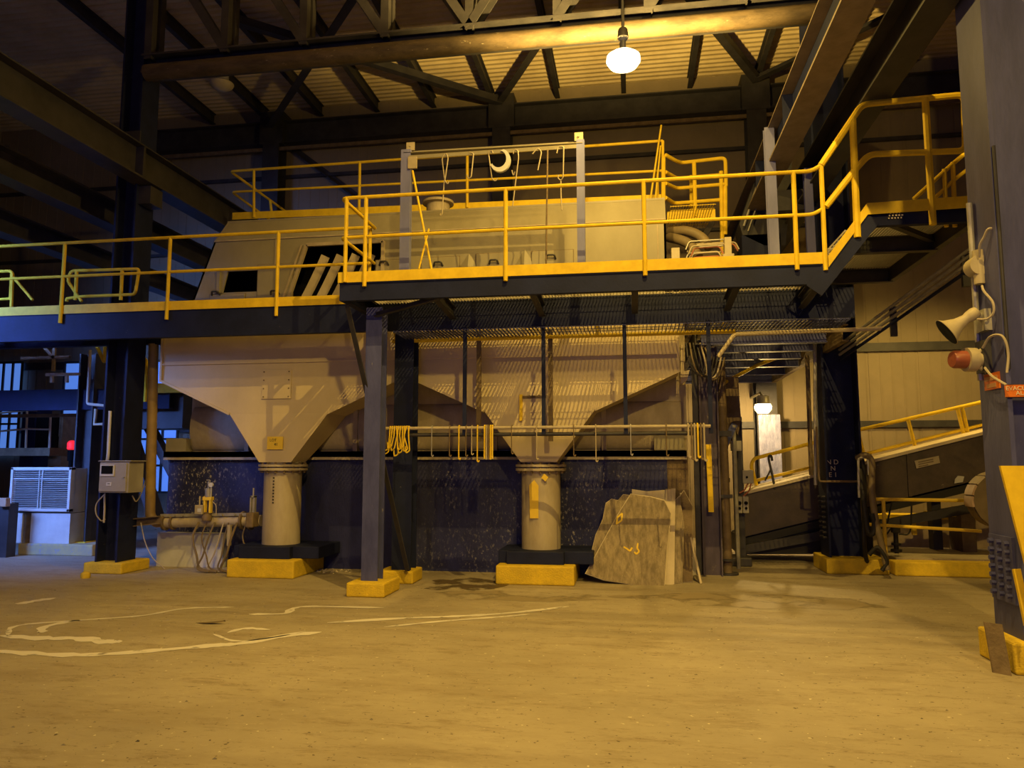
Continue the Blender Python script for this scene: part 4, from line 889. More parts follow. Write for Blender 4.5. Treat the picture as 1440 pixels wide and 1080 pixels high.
sheet(q((0.596,10.7,0.004), (0.766,10.7,0.018), (0.806,10.9,1.008), (0.698,10.95,1.222), (0.634,10.9,1.124)), 10.66, .28, .02, RUST, 'tall brown sheet at the far end of the leaning stack')
solo(MB().tube([(0.869,10.585,0), (.66, 11.1, 1.18)], .018, 6), 'leaning_stick', PLYE, 'thin wooden stick leaning at the end of the sheet stack', 'stick')
mk = MB()
for pp in ([(-0.242,10.55,0.768), (-0.232,10.6,0.861), (-0.163,10.6,0.919), (-0.174,10.6,0.823), (-0.233,10.6,0.783)], [(-0.149,10.5,0.478), (-0.102,10.5,0.451), (-0.065,10.5,0.423), (-0.035,10.5,0.471)], [(0.042,10.5,0.529), (0.031,10.5,0.463), (0.059,10.5,0.425), (0.02,10.5,0.387), (-0.008,10.5,0.415)]):
    pp = [(a, 10.355 + .32 * c, c) for a, b, c in pp]
    for a, b_ in zip(pp, pp[1:]): mk.bar(a, b_, .022, .006, up=(0, 1, 0))
build(mk, 'paint_mark', PAPER, fs_)['label'] = 'yellow crayon marks'

# ------------------------------------------------------------------ pipes and posts at the end of the tank
t = thing('service_post', 'tall dusty purple-grey post with dark clamps at the end of the tank', 'post', (1.002, 11.4, 0), 'service posts')
build(hcol(MB(), 0.965, 1.237, 11.3, 11.55, 0, 3.4, .02, .012), 'shaft', MAUVE, t)
build(MB().box(0.881, 0.953, 11.4, 11.5, 0, 3.3), 'side_channel', DARK, t)
t = thing('service_post', 'dark post carrying two small switch boxes next to the conveyor foot', 'post', (1.633, 12.6, 0), 'service posts')
build(MB().box(1.59, 1.733, 12.55, 12.75, 0, 2.35), 'shaft', DARK, t)
build(MB().box(1.476, 1.802, 12.4, 12.9, 0, .14), 'foot_block', DARK, t, bev=.02)
for k in range(2):
    p = ((1.637,12.4,0.955), (1.734,12.4,0.956))[k]
    t = thing('switch_box', ['small grey switch box on the dark post, nearer the tank', 'small grey switch box on the dark post, nearer the conveyor'][k], 'switch', p, 'switch boxes')
    build(MB().box(p[0] - .045, p[0] + .045, 12.4, 12.55, p[2] - .13, p[2] + .13), 'box', GREYBOX, t, bev=.01)
    build(MB().cyl((p[0], 12.4, p[2] + .03), (p[0], 12.37, p[2] + .03), .028, 10).cyl((p[0], 12.4, p[2] - .05), (p[0], 12.37, p[2] - .05), .02, 10), 'button', BLACK, t)
p = (1.795,12.5,1.386)
t = thing('junction_box', 'grey junction box with cables beneath it by the conveyor hand rail', 'box', p)
build(MB().box(p[0] - .085, p[0] + .085, 12.5, 12.62, p[2] - .1, p[2] + .11), 'box', GREYBOX, t, bev=.01)
build(MB().cyl((p[0] - .02, 12.5, p[2]), (p[0] - .02, 12.48, p[2]), .018, 8), 'knob', BLACK, t)
build(MB().tube(spline([(p[0], 12.55, p[2] - .1), (p[0] - .06, 12.5, p[2] - .2), (p[0] - .14, 12.5, p[2] - .25)]), .012, 6).tube(spline([(p[0] + .05, 12.55, p[2] - .1), (p[0] + .0, 12.5, p[2] - .22), (p[0] - .1, 12.52, p[2] - .32)]), .012, 6), 'cable', REDCAB, t)
p = (1.33,11.515,0)
t = thing('stand_pipe', 'tall brown vertical pipe with a bolted foot in front of the conveyor', 'pipe', p)
build(MB().cyl(p, (p[0] - .02, p[1], 3.1), .065, 16), 'pipe', RUST, t)
build(MB().cyl(p, (p[0], p[1], .03), .15, 16).cyl((p[0], p[1], .2), (p[0], p[1], .23), .12, 16), 'foot_flange', DARK, t)
build(MB().box(p[0] - .1, p[0] + .1, p[1] - .08, p[1] + .08, 2.0, 2.08).box(p[0] - .09, p[0] + .09, p[1] - .08, p[1] + .08, 1.1, 1.15), 'clamp', DARK, t)
p = (1.57,12.2,1.732)
solo(MB().tube([(p[0], 12.2, 0), (p[0] - .01, 12.2, 2.2)], .03, 8), 'conduit_pipe', GALV, 'pale mottled conduit between the brown stand pipe and the dark post', 'conduit')
p = (1.1,11.2,1.519)
solo(MB().bar((1.092,11.285,0.908), (1.078,11.285,1.877), .075, .03, up=(0, 1, 0)), 'guard_plate', YELLOW, 'yellow guard plate strapped on the dusty purple-grey post', 'plate')
solo(MB().bar((1.171,11.5,1.568), (1.569,12.25,2.2), .10, .06, up=(0, 1, 0)), 'knee_brace', NAVY_DUSTY, 'short dark brace between the dusty post and the brown pipe', 'brace')
solo(MB().bar((1.154,11.5,1.319), (1.434,12.05,1.35), .06, .06, up=(0, 0, 1)), 'tie_bar', DARK, 'short dark tie bar low between the dusty post and the brown pipe', 'bar')
dw = thing('dust_duct', 'brown dust-caked duct with a ragged lower end beside the wall lamp', 'duct', (1.553,12.3,2.18))
w_ = MB(); c = (1.544,12.3,2.631)
w_.slab([(1.39,12.3,2.181), (1.385,12.3,2.803), (1.467,12.3,2.972), (1.664,12.3,2.969), (1.675,12.3,2.629), (1.686,12.3,2.291), (1.635,12.3,2.045), (1.595,12.3,2.135), (1.535,12.3,1.934), (1.457,12.3,1.867)], (0, .25, 0))
build(w_, 'casing', RUST, dw)
build(MB().box(1.524, 1.676, 12.25, 12.4, 1.8, 1.956), 'end_box', GREYBOX, dw)
random.seed(11)
for k in range(6):
    a = V((0.78,11,3.332)) + V((.05 * k, .02 * k, 0))
    solo(MB().tube(spline([a, a + V((.02 + .01 * k, -.05, -.25)), a + V((.10, -.03, -.42 - .02 * k)), a + V((.22, .02, -.46)), a + V((.30, .05, -.2))]), .014, 6), 'control_cable', [DARK, HOSE, RUBBER, DARK, CABLE, HOSE][k], 'cable sagging under the deck at the end of the hopper, ' + ['first', 'second', 'third', 'fourth', 'fifth, pale', 'sixth'][k] + ' from the hopper', 'cable', 'sagging cables')
solo(MB().slab([(0.7,11,3.303), (0.74,11,3.302), (0.741,11,2.92), (0.821,11,2.939), (0.777,11,2.786), (0.686,11,2.736)], (0, .1, 0)), 'bent_bracket', PLYE, 'pale bent bracket at the end of the beige hopper', 'bracket')
solo(MB().tube(bend([(1.2,10.8,3.088), (1.431,10.8,3.404), (3.371,10.8,3.43)], .05), .03), 'hand_pipe', PLYE, 'pale pipe bent down at one end under the upper landing', 'pipe')
# rear gantry over the door
rg = thing('rear_gantry', 'stack of dark cross beams with lit lower edges under the deck near the wall lamp', 'gantry', (1.9, 13.5, 3.2))
for yy in (11.1, 11.9, 12.75, 13.8, 15.0, 16.4):
    x1_ = 2.72 if yy < 13 else 2.9
    build(MB().prof((1.0, yy, 3.40), (x1_, yy, 3.40), I_(.12, .2, .014)), 'cross_beam', NAVY_DUSTY, rg)
build(MB().prof((2.95, 11.0, 3.42), (2.95, 16.6, 3.42), C_(.09, .24, .014)), 'side_beam', RUST, rg)
build(MB().prof((.95, 11.0, 3.42), (.95, 16.6, 3.42), C_(.09, .24, .014)), 'side_beam', DARK, rg)
grating('deck_grating', rg, 1.0, 2.9, 11.75, 16.5, 3.54, pitch=.06)
build(MB().tube([(1.397,12.2,2.849), (2.04,13,3.221), (2.594,13.6,3.474)], .03), 'slanting_rail', YELLOW, rg)
solo(MB().tube([(2.775,12.6,1.421), (2.786,12.6,3.327)], .035, 10), 'conduit_pipe', RUST, 'brown vertical conduit just in front of the conveyor beside the lettered column', 'conduit')
solo(MB().tube([(2.71,12.05,1.28), (2.787,12.05,3.47)], .028, 8), 'conduit_pipe', GALV, 'grey vertical conduit on the edge of the lettered column', 'conduit')
solo(MB().tube(bend([(2.721,11.9,2.152), (2.728,11.9,1.336), (3.308,11.9,1.338), (3.319,11.9,0.072)], .04), .016, 8), 'water_pipe', RUST, 'thin pipe crossing the lettered column below its letters and dropping to the floor', 'pipe')
# dimpled sheet on the wall column
DIM = mat('dimpled_plastic', (.30, .31, .52), (.15, .165, .33), .3, scale=9, bump=1.0, bscale=9, stretch=(1.6, 1, .6))
solo(MB().box(2.603, 3.045, 16.42, 16.48, .1, 2.621), 'dimpled_sheet', DIM, 'shiny bluish dimpled sheet on the wall column under the glowing wall lamp', 'sheet')
# ------------------------------------------------------------------ inclined conveyor
cv = thing('conveyor', 'dark inclined trough conveyor climbing behind the lettered column', 'conveyor', (4, 13.2, 0))
CA, CB = V((1.79,13,1.11)), V((6.707,13,2.396)); dv = CB - CA; Hh = .70
def along(t): return CA + dv * t
pl = [tuple(CA), tuple(CB), tuple(CB + V((0, 0, -Hh))), tuple(CA + V((0, 0, -Hh)))]
SIDE = mat('worn_conveyor_plate', (.10, .075, .06), (.055, .042, .036), .5, scale=2.5, spk=(.2, .17, .13), spk_t=.64, spk_s=6, bump=.1)
build(MB().slab(pl, (0, .02, 0)), 'side_plate', SIDE, cv)
build(MB().slab([V(p) + V((0, 1.1, 0)) for p in pl], (0, .02, 0)), 'side_plate', SIDE, cv)
build(MB().slab([CA + V((0, .02, -Hh)), CB + V((0, .02, -Hh)), CB + V((0, 1.1, -Hh)), CA + V((0, 1.1, -Hh))], (0, 0, .02)), 'bottom_plate', SIDE, cv)
build(MB().slab([CA + V((0, -.05, -.02)), CB + V((0, -.05, -.02)), CB + V((0, .45, .0)), CA + V((0, .45, .0))], (0, 0, .05)), 'top_walkway', PLYE, cv)
build(MB().slab([CA + V((0, .45, -.01)), CB + V((0, .45, -.01)), CB + V((0, 1.1, .0)), CA + V((0, 1.1, .0))], (0, 0, .02)), 'cover', RUST, cv)
for tt in (.30, .52, .80):
    p = along(tt); build(MB().bar(p + V((0, -.02, 0)), p + V((0, -.02, -Hh)), .05, .03, up=(0, 1, 0)), 'rib', SIDE, cv)
build(MB().bar(CA + V((-.1, .3, -Hh - .12)), CB + V((0, .3, -Hh - .10)), .5, .12), 'return_belt', RUBBER, cv)
build(MB().bar(CA + V((-.1, .0, -Hh - .22)), CB + V((0, .0, -Hh - .50)), .08, .14), 'truss_beam', DARK, cv)
build(MB().slab([CA + V((-.1, .1, -Hh)), CA + V((2.0, .1, -Hh + .55)), CA + V((2.0, .1, -.95)), CA + V((-.1, .1, -1.0))], (0, 1.0, 0)), 'tail_housing', RUBBER, cv)
for tt in (.25, .62, .95):
    p = along(tt) + V((0, .5, -Hh - .2)); build(MB().box(p.x - .07, p.x + .07, 13.3, 13.5, .22 if p.x > 3.8 else 0, p.z + .15), 'support_leg', DARK, cv)
sg = thing('conveyor_label', 'cream label plate with small print on the conveyor side', 'sign', (4.614,12.97,1.633))
sp = [(4.435,12.97,1.645), (4.798,12.97,1.723), (4.813,12.97,1.611), (4.46,12.97,1.521)]
build(MB().slab(sp, (0, .01, 0)), 'plate', CREAM, sg)
sx_ = V(sp[1]) - V(sp[0])
for k in range(3):
    a = V(sp[0]) + sx_ * .15 + V((0, -.004, -.035 - .035 * k)); build(MB().bar(a, a + sx_ * (.62 if k < 2 else .4), .003, .014), 'print_line', RUST, sg)
solo(MB().slab([(5.014,12.96,1.354), (5.059,12.96,1.41), (5.152,12.96,1.399), (5.126,12.96,1.31), (5,12.96,1.287)], (0, .01, 0)), 'white_tag', WHITE, 'torn white tag on the lower edge of the conveyor side', 'tag')
ry = 13.45
guard('conveyor_rail', 'yellow hand rail following the slope of the conveyor', [[(2.098,13.45,1.118), (1.984,13.45,1.563), (2.035,13.45,1.684), (3.088,13.45,1.971), (3.733,13.45,2.159), (6.759,13.45,2.855)]], [[(2.046,13.45,1.31), (3.713,13.45,1.73), (6.736,13.45,2.507)]],
      [((3.02,13.45,1.409), (2.949,13.45,1.935)), ((3.824,13.45,1.683), (3.732,13.45,2.147)), ((4.631,13.45,1.834), (4.535,13.45,2.331)), ((5.385,13.45,2.054), (5.304,13.45,2.524)), ((5.451,13.45,2.065), (5.38,13.45,2.523))], r=.03, rb=.06, loc=(4, 13.45, 1))
solo(MB().tube(spline([(2.288,13,1.182), (2.251,13,1.414), (2.204,13,1.681), (2.239,13,1.728), (2.259,13,1.646)]), .02, 6).tube([(2.135,13,1.32), (2.232,13,1.507)], .015, 6), 'hooked_bar', DARK, 'dark bar with a hooked top standing on the conveyor foot', 'bar')
# lower rails and curb behind the alarm column
guard('guardrail', 'low brownish pipe rail below the conveyor beside the hydraulic hoses', [[(3.474,11.9,1.08), (4.796,11.9,1.069)]], [[(3.329,11.9,0.717), (4.911,11.9,0.636)]], [((3.606,11.9,0.18), (3.611,11.9,1.081))], r=.025, m=PAPER, loc=(4, 11.9, 0))
guard('guardrail', 'short yellow rail pieces behind the low brownish rail', [[(4.619,13.2,0.802), (5.254,13.2,0.786)]], [], [((4.452,13.2,0.461), (4.436,13.2,0.777))], r=.04, loc=(5, 13.2, 0))
solo(MB().box(3.68, 5.6, 11.75, 12.05, 0, .20), 'curb_block', YBLOCK, 'long yellow curb below the conveyor, running toward the alarm column', 'curb', bev=.02)
solo(MB().box(5.0, 5.6, 11.2, 11.75, 0, .22), 'curb_block', RUST, 'brown end block of the curb beside the alarm column', 'curb', bev=.02)
sl = MB().slab([(3.8, 12.06, .0), (7.5, 12.06, .0), (7.5, 13.6, .0), (3.8, 13.6, .0)], (0, 0, .22)); solo(sl, 'pit_slab', FLOORM, 'raised concrete slab behind the yellow curb under the conveyor', 'slab')
pw = thing('pit_wall', 'low blotchy concrete wall with a yellow top under the conveyor', 'wall', (5.4, 14.6, 0))
build(MB().box(3.6, 7.5, 14.5, 14.9, 0, .62), 'concrete', mat('blotchy_concrete', (.50, .40, .27), (.34, .26, .17), .8, scale=3, spk=(.2, .14, .08), spk_t=.6, spk_s=6), pw)
build(MB().box(3.6, 7.5, 14.46, 14.94, .62, .70), 'painted_top', YELLOW, pw)
solo(MB().box(5.084, 5.291, 13.0, 13.5, .2, 0.82), 'bearing_block', RUST, 'brown block beneath the pulley guard', 'block')
dr_ = thing('pulley_guard', 'round brown pulley guard with pale curved plates, half behind the alarm column', 'guard', (4.736,11.3,1.136))
c = V((4.956,11.3,1.099)); RD = .38
build(MB().cyl(c + V((0, .0, 0)), c + V((0, .22, 0)), RD, 32), 'drum', RUST, dr_)
build(MB().lathe([(.10, 0), (.34, .04), (.38, .0)], c + V((0, -.04, 0)), axis=(0, 1, 0)), 'drum_face', HOSE, dr_)
for k in range(4):
    a0, a1 = math.radians(100 + 24 * k), math.radians(121 + 24 * k)
    seg = [c + V((rr * math.cos(a), -.03, rr * math.sin(a))) for rr, aa in ((RD + .02, (a0, a1)), (RD - .12, (a1, a0))) for a in [aa[0] + (aa[1] - aa[0]) * j / 5 for j in range(6)]]
    build(MB().slab(seg, (0, .25, 0)), 'curved_plate', PLYE if k < 2 else PINK, dr_)
# hydraulic hoses by the lettered column
for k, (pts, r, m, lab) in enumerate([([(3.228,11.7,1.672), (3.3,11.6,1.722), (3.392,11.6,1.62), (3.358,11.55,1.216), (3.379,11.5,0.769), (3.44,11.45,0.38), (3.468,11.4,0.123)], .045, HOSE, 'thick brown hose dropping beside the lettered column to the floor'),
        ([(3.26,11.7,1.517), (3.252,11.6,1.112), (3.275,11.55,0.664), (3.325,11.5,0.619), (3.36,11.5,0.768), (3.328,11.5,0.897)], .04, RUBBER, 'black hose curling back up beside the lettered column'),
        ([(3.214,11.75,1.703), (3.287,11.7,1.662), (3.305,11.7,1.21), (3.234,11.6,0.509), (3.39,11.99,0)], .03, RUBBER, 'black hose running straight down beside the lettered column'),
        ([(3.263,11.5,0.321), (3.376,11.45,0.427), (3.464,11.4,0.239), (3.393,11.4,0.112)], .03, RUBBER, 'black hose looping low over the yellow block edge')]):
    solo(MB().tube(spline(pts), r, 10), 'hydraulic_hose', m, lab, 'hose', 'hoses by the lettered column')
solo(MB().tube(bend([(3.195,11.6,1.112), (3.21,11.6,1.671), (3.338,11.6,1.702), (3.345,11.6,1.437)], .03), .018, 8), 'pipe_fitting', GALV, 'small grey pipe hook at the top of the black hoses', 'fitting')
pv = thing('pipe_valve', 'small dark valve standing upright behind the yellow curb', 'valve', (3.843,12.2,0.272))
a = V((3.884,12.3,0.261))
build(MB().cyl(a, a + V((0, 0, .36)), .035, 10).cyl(a + V((0, 0, .02)), a + V((0, 0, .06)), .08, 10).cyl(a + V((0, 0, .12)), a + V((0, 0, .15)), .07, 10), 'body', RUBBER, pv)
build(MB().box(a.x - .06, a.x + .06, a.y - .05, a.y + .05, a.z + .3, a.z + .42), 'head', RUBBER, pv, bev=.02)
build(MB().tube(spline([a + V((.05, 0, .28)), a + V((.2, 0, .32)), a + V((.25, 0, .75))]), .012, 6).tube(spline([a + V((-.05, 0, .38)), a + V((-.14, 0, .3)), a + V((-.02, 0, .8))]), .012, 6), 'wire', RUBBER, pv)

# ------------------------------------------------------------------ on the alarm column
cx = 2.83
for nm, pts, r, m, lab in [('conduit_pipe', [(2.918, 6.90, 3.85), (2.918, 6.90, 2.3)], .024, GALV, 'grey conduit running down the alarm column past the horn'),
        ('conduit_pipe', [(2.97, 6.515, 4.2), (2.97, 6.515, 2.35)], .014, DARK, 'thin dark conduit down the front corner of the alarm column')]:
    solo(MB().tube(pts, r, 8), nm, m, lab, 'conduit')
for pts, lab in [([(2.991,6.6,3.523), (2.926,6.6,3.526), (2.912,6.65,3.476), (2.897,6.7,3.419), (2.906,6.75,3.328)], 'pale cable bending into the round conduit fitting'),
        ([(2.914,6.75,3.083), (2.906,6.7,3.024), (2.921,6.6,2.912), (2.921,6.6,2.823), (2.892,6.65,2.786), (2.837,6.7,2.792)], 'pale cable looping down to the grey horn'),
        ([(2.866,6.7,2.552), (2.882,6.6,2.624), (2.912,6.5,2.624), (2.933,6.46,2.565), (2.946,6.46,2.451), (2.927,6.46,2.315)], 'pale cable arching over the beacon'),
        ([(2.872,6.7,2.386), (2.873,6.6,2.31), (2.889,6.5,2.252), (2.916,6.46,2.219)], 'pale cable from the beacon to the orange alarm sign')]:
    solo(MB().tube(spline(pts), .010, 6), 'cable_loop', CABLE, lab, 'cable')
a = V((2.945,6.85,3.273))
t = thing('conduit_fitting', 'round cream conduit fitting on the alarm column above the horn', 'fitting', tuple(a))
build(MB().cyl(a + V((-.02, -.08, 0)), a + V((-.02, .06, 0)), .085, 18).cyl(a + V((-.02, -.04, -.16)), a + V((-.02, -.04, .13)), .045, 14), 'body', CREAM, t)
build(MB().cyl(a + V((.02, -.03, -.04)), a + V((.12, -.1, -.03)), .03, 10), 'side_outlet', GALV, t)
a = V((2.794,6.75,2.821)); d = V((-.78, .12, -.55)).normalized()
t = thing('alarm_horn', 'cream flared alarm horn pointing down from the alarm column', 'horn', tuple(a))
build(MB().lathe([(0.044, -0.08), (0.052, -0.048), (0.048, 0.0), (0.04, 0.024), (0.056, 0.096), (0.096, 0.176), (0.128, 0.208), (0.124, 0.21), (0.12, 0.204)], a, axis=d, n=24), 'bell', CREAM, t)
build(MB().lathe([(0.12, 0.206), (0.122, 0.211), (0.088, 0.213), (0.04, 0.21)], a, axis=d, n=24), 'mouth_shade', BLACK, t)  # black disc paints the shade inside the bell
build(MB().tube([a - d * .06, a + V((.1, .02, .0)), a + V((.16, .04, -.02))], .03, 10).box(a.x + .10, a.x + .17, a.y - .05, a.y + .12, a.z - .12, a.z + .06), 'mount_bracket', GALV, t)
a = V((2.859,6.8,2.465))
t = thing('beacon', 'dull red beacon light with cream ring fixed sideways on the alarm column', 'beacon', tuple(a))
ax = V((-1, -.15, .02)).normalized()
build(MB().lathe([(.10, .02), (.10, .10), (.085, .10)], a, axis=ax, n=22), 'ring', CREAM, t)
build(MB().lathe([(.075, .09), (.075, .19), (.065, .21), (0, .215)], a, axis=ax, n=22), 'lens', REDL, t)
build(MB().lathe([(.04, -.06), (.06, -.04), (.06, .03)], a, axis=ax, n=14).tube([a + V((.02, 0, .06)), a + V((.07, 0, .10))], .022).tube([a + V((.02, 0, -.06)), a + V((.07, 0, -.10))], .022), 'gland', CREAM, t)
build(MB().box(a.x + .03, a.x + .12, a.y - .06, a.y + .10, a.z - .11, a.z + .16), 'back_plate', DARK, t)
sg = thing('warning_sign', 'small orange two-line sign pasted on the narrow face of the alarm column', 'sign', (2.93,6.72,2.223))
P1, P2, P3, P4 = (2.928,6.86,2.279), (2.922,6.62,2.276), (2.926,6.62,2.161), (2.932,6.86,2.17)
build(MB().box(2.936, 2.948, 6.62, 6.88, 2.21, 2.345), 'plate', ORANGE, sg)
build(MB().box(2.932, 2.936, 6.64, 6.86, 2.285, 2.32).box(2.932, 2.936, 6.67, 6.83, 2.225, 2.26), 'print_line', mat('faded_sign_print', (.62, .36, .18), (.5, .26, .12)), sg)
sg = thing('alarm_sign', 'orange sign with pale capital letters reading EVACUATION ALARM on the column', 'sign', (3.051,6.48,2.174))
sz0, sz1 = 2.126, 2.222; sx0 = 2.924
build(MB().box(sx0, sx0 + .32, 6.502, 6.512, sz0, sz1), 'plate', ORANGE, sg)
lettering('EVACUATION', .046, (sx0 + .152, 6.499, sz1 - .030), LETTER, sg, sx=1.02)
lettering('ALARM', .046, (sx0 + .152, 6.499, sz0 + .028), LETTER, sg, sx=1.05)
build(MB().box(sx0 + .01, sx0 + .31, 6.512, 6.53, sz0 - .006, sz1 + .006), 'backing', DARK, sg)
t = MB().slab([(2.743,6.25,1.584), (3.051,6.25,1.584), (2.871,6.05,0.353), (2.834,6.1,0.69)], (0, .03, 0))
solo(t, 'leaning_board', YELLOW, 'plain yellow panel leaning beside the alarm column at the picture edge', 'panel')
solo(MB().bar((2.825,6.3,0.814), (2.857,6.25,0.41), .05, .03, up=(0, 1, 0)), 'leaning_bar', YELLOW, 'thin yellow bar below the plain yellow panel', 'bar')
fa = [(2.709,6.512,0), (2.801,6.428,0)]
b0, b1 = V(fa[0]), V(fa[1])
up_ = V((.0, .10, .36))
solo(MB().slab([b0, b1, b1 + up_, b0 + up_], (-.004, .012, 0)), 'steel_plate', RUST, 'bare brownish steel plate leaning on the yellow block of the alarm column', 'plate')
# ------------------------------------------------------------------ on the deck by the housing end
for k in range(2):
    a, b_, c, e = [((0.606,11.6,5.169), (0.849,11.4,5.106), (1.048,11.3,4.977), (1.167,11.2,4.779)), ((0.599,11.5,5.049), (0.765,11.3,4.936), (0.901,11.2,4.813), (0.991,11.1,4.609))][k]
    solo(MB().tube(spline([a, b_, c, e]), .075, 12), 'suction_hose', HOSE, ['upper thick brown hose arching out of the housing end', 'lower thick brown hose arching out of the housing end'][k], 'hose', 'thick hoses')
random.seed(2)
tr = thing('wire_basket', 'tangled rack of pale wires and small pipes at the housing end', 'rack', (1.121,11.1,4.539))
wz = 4.534
for k in range(16):
    a = V((0.891,11,4.607)) + V((random.uniform(-.05, .1), random.uniform(-.1, .2), -.12 + .025 * k)); L_k = random.uniform(.35, .6)
    build(MB().tube(bend([a + V((-.05, 0, -.12)), a, a + V((L_k, 0, .01)), a + V((L_k + .05, 0, -.1))], .04), .012, 6), 'wire', [CREAM, REDCAB, CREAM, GALV, REDCAB, CREAM, CREAM, GALV][k % 8], tr)
build(MB().box(0.892, 1.358, 11.0, 11.3, DZ, DZ + .1), 'base_tray', RUST, tr)
solo(MB().box(1.345, 1.443, 10.9, 11.05, 4.588, 4.839).box(1.315, 1.473, 10.88, 11.07, DZ, 4.588), 'transmitter_box', CREAM, 'upright cream box beside the tangled rack on the deck', 'box', bev=.006)
solo(MB().box(0.594, 0.715, 10.9, 11.1, DZ, 4.716).cyl((0.655, 10.9, 4.1), (0.655, 11.1, 4.1), .06, 12), 'motor_cover', CREAM, 'small cream motor cover beneath the thick hoses', 'cover', bev=.01)
pa = thing('access_ladder_rail', 'yellow stepped hand rails around the ladder opening at the housing end', 'guardrail', (1.135,12.8,5.714))
for pts in ([(0.618,12.4,6.738), (0.791,12.6,6.709), (0.899,12.8,6.746), (1.635,12.8,6.786), (1.632,12.8,6.285)], [(0.612,12.4,6.442), (0.821,12.8,6.472), (1.556,12.8,6.49)], [(0.608,12.4,6.246), (0.817,12.8,6.296), (1.621,12.8,6.323)], [(0.603,12.4,6.001), (0.763,12.8,6.034), (1.544,12.8,6.053)]):
    build(MB().tube(bend(pts, .08), .032), 'hand_rail', YELLOW, pa)
for a, b_ in (((1.113,12.8,5.777), (1.113,12.8,6.745)), ((1.073,13,5.96), (1.077,13,6.585)), ((1.526, 12.8, DZ), (1.558,12.8,6.552)), ((1.596,12.8,5.443), (1.62,12.8,6.285)), ((0.567,12.4,5.954), (0.582,12.4,6.715))):
    build(MB().tube([a, b_], .036), 'post', YELLOW, pa)
build(MB().box(0.64, 1.443, 12.8, 12.84, 5.745, 5.895), 'toe_plate', YELLOW, pa)
grating('grating_floor', pa, 0.659, 1.367, 12.0, 13.2, 5.72, YELLOW)
build(MB().bar((1.226,12.6,5.363), (1.393,12.8,5.676), .09, .07, up=(0, 1, 0)), 'support_brace', DARK, pa)
for px, lab in ((0, 'grey square post rising behind the platform rail, nearer the ladder rails'), (1, 'shorter grey square post behind the platform rail, nearer the steps')):
    x0, x1, z1 = ((1.958, 2.094, 6.411), (2.548, 2.656, 5.886))[px]
    Y = (10.9, 11.2)[px]
    t = thing('deck_post', lab, 'post', ((x0 + x1) / 2, Y, DZ), 'grey deck posts')
    build(MB().prof(((x0 + x1) / 2, Y, DZ), ((x0 + x1) / 2 - .02, Y, z1), C_(x1 - x0, .12, .012), up=(0, 1, 0)), 'shaft', GREYBLUE, t)
    build(MB().box(x0 - .04, x1 + .04, Y - .1, Y + .1, DZ, DZ + .015), 'base_plate', GREYBLUE, t)
ch = thing('dark_chute', 'dark sloping chute behind the grey deck posts', 'chute', (2.078,13,5.108))
build(MB().slab([(1.862,13,5.678), (2.56,13,7.597), (2.836,13,7.448), (2.604,13,5.269), (2.258,13,5.286), (1.903,13,5.489)], (0, .6, 0)), 'shell', DARK, ch)
build(MB().box(1.892, 2.525, 13.0, 13.6, DZ - .1, 5.48), 'base', NAVY, ch)
build(MB().tube([(1.916,12.9,5.606), (2.562,12.9,7.486)], .02).tube([(1.983,12.9,5.516), (2.611,12.9,7.229)], .012), 'edge_rail', GALV, ch)
vv = thing('valve_cluster', 'small cluster of pale valves and tubes on the deck before the steps', 'valve', (2.191,9.6,4.234))
a = V((2.191,9.6,4.234)); a.z = DZ
for k in range(4):
    build(MB().tube(bend([a + V((-.14 + .09 * k, 0, 0)), a + V((-.14 + .09 * k, 0, .2 + .04 * (k % 2))), a + V((-.06 + .09 * k, 0, .22 + .04 * (k % 2))), a + V((-.05 + .09 * k, 0, .05))], .04), .014, 6), 'tube', CREAM if k % 2 else GALV, vv)
build(MB().box(a.x - .16, a.x + .18, a.y - .06, a.y + .06, a.z, a.z + .06), 'manifold', RUST, vv)

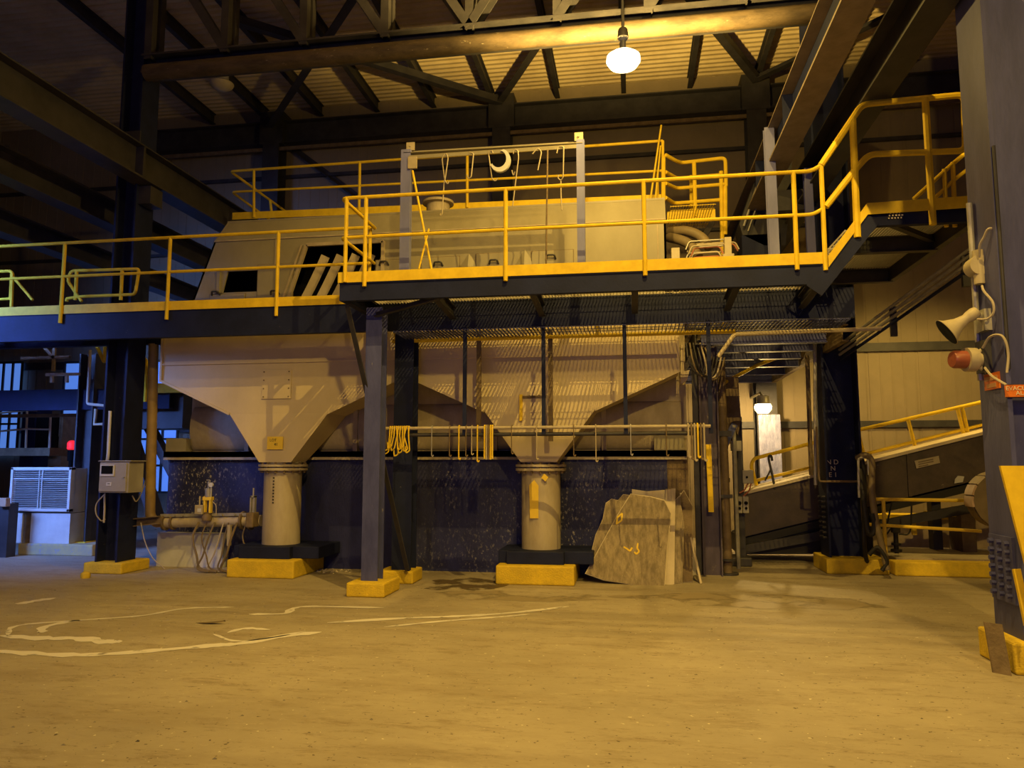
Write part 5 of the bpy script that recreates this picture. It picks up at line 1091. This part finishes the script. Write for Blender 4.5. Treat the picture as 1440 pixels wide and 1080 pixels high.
# ------------------------------------------------------------------ floor litter and stains
def ribbon(pts, w_, m, z=.003):
    P = [V(p) for p in pts]
    for i, p in enumerate(P):
        t = (P[min(i + 1, len(P) - 1)] - P[max(i - 1, 0)]).normalized(); nrm = V((-t.y, t.x, 0))
        k = w_ * random.uniform(.6, 1.4) * (1 if 0 < i < len(P) - 1 else .15)
        k *= 1.35
        m.v += [tuple(p + nrm * k + V((0, 0, z))), tuple(p - nrm * k + V((0, 0, z)))]
    n0 = len(m.v) - 2 * len(P)
    for i in range(len(P) - 1): m.f.append((n0 + 2 * i, n0 + 2 * i + 1, n0 + 2 * i + 3, n0 + 2 * i + 2))
random.seed(9)
m = MB()
for pts, w_ in [([(-5.527,5.889,0), (-4.814,5.856,0), (-4.417,5.944,0), (-4.033,6.153,0), (-3.692,6.363,0), (-3.485,6.477,0), (-3.235,6.799,0), (-2.967,7.023,0)], .045), ([(-3.836,6.853,0), (-3.763,7.054,0), (-3.494,7.033,0)], .03), ([(-3.937,6.776,0), (-3.526,6.553,0), (-3.128,7.029,0)], .02),
                 ([(-5.873,6.406,0), (-5.391,6.367,0), (-5.068,6.419,0), (-4.714,6.335,0), (-4.593,6.382,0)], .05), ([(-5.571,6.575,0), (-5.75,6.8,0), (-5.685,7.083,0), (-5.624,7.128,0)], .03), ([(-5.784,6.391,0), (-6.058,6.817,0), (-5.592,7.169,0), (-5.154,7.46,0), (-4.938,7.893,0), (-4.436,8.057,0)], .02),
                 ([(-4.078,7.709,0), (-3.721,7.805,0), (-3.754,8.082,0), (-3.589,8.236,0), (-2.771,8.282,0)], .03), ([(-3.081,7.43,0), (-2.437,7.747,0), (-1.879,7.947,0), (-1.318,8.229,0), (-0.744,8.692,0)], .035), ([(-2.449,7.329,0), (-1.964,7.679,0), (-1.429,7.982,0), (-1.119,8.183,0)], .02), ([(-6.972,7.825,0), (-6.951,8.009,0), (-6.857,8.261,0)], .05)]:
    ribbon(spline(pts, 5), w_, m)
solo(m, 'mineral_residue', RESID, 'white wandering tide marks dried on the concrete floor in front of the machine', 'residue', kind='stuff')
def blob(c, rx, ry, m, name, lab):
    b_ = MB(); n = 28; b_.add([(c[0] + rx * math.cos(2 * math.pi * k / n) * random.uniform(.8, 1.1), c[1] + ry * math.sin(2 * math.pi * k / n) * random.uniform(.8, 1.1), .002) for k in range(n)], [tuple(range(n))])
    solo(b_, name, m, lab, 'stain', kind='stuff')
blob((-2.229,10.029,0), .55, .6, WET, 'oil_stain', 'dark wet stain on the floor before the scuffed tank wall')
blob((-1.485,9.269,0), 1.1, .35, PUDDLE, 'damp_stain', 'brown damp patch beside the dark wet stain')
blob((1.366,9.388,0), 1.6, .5, PUDDLE, 'damp_stain', 'brown damp patch on the floor before the leaning stick')
lf = MB(); c = V((-4.225,7.212,0)); n = 9
top = [c + V((-.16 + .32 * k / n, .035 * math.sin(math.pi * k / n), .006 + .035 * (k / n) ** 2)) for k in range(n + 1)]; bot = [c + V((-.16 + .32 * k / n, -.04 * math.sin(math.pi * k / n), .004 + .02 * (k / n))) for k in range(n + 1)]
lf.add(top + bot, [(k, k + 1, n + 2 + k, n + 1 + k) for k in range(n)])
solo(lf, 'cardboard_scrap', HOSE, 'brown curled cardboard scrap lying on the open floor', 'scrap')
c = (-7.63,9.735,0)
solo(MB().lathe([(.06, 0), (.07, .03), (.06, .07), (.03, .09), (0, .095)], c, n=9), 'stone_lump', YBLOCK, 'small yellowish lump on the floor before the cabinet column block', 'lump')
random.seed(21)
m = MB()
for k in range(220):
    x_, y_ = random.uniform(-8, 3.5), random.uniform(3.2, 10); r = random.uniform(.004, .013)
    m.add([(x_ - r, y_ - r * .7, .001), (x_ + r * 1.2, y_ - r * .4, .001), (x_ + r * .5, y_ + r, .001), (x_, y_, r * .8)], [(0, 1, 3), (1, 2, 3), (2, 0, 3)])
solo(m, 'floor_grit', mat('mixed_grit', (.5, .44, .34), (.06, .05, .04), scale=.9), 'scattered grit and crumbs across the concrete floor', 'grit', kind='stuff')
m = MB()
for k in range(60):
    a = V((-4.61,10.932,0)); x_, y_ = a.x + random.gauss(0, .18), a.y + random.gauss(0, .10); r = random.uniform(.008, .028)
    m.add([(x_ - r, y_ - r * .7, .0), (x_ + r * 1.2, y_ - r * .4, .0), (x_ + r * .5, y_ + r, .0), (x_, y_, r)], [(0, 1, 3), (1, 2, 3), (2, 0, 3)])
solo(m, 'stone_crumbs', CREAM, 'heap of pale stone crumbs at the foot of the tank beside the front post', 'crumbs', kind='stuff')
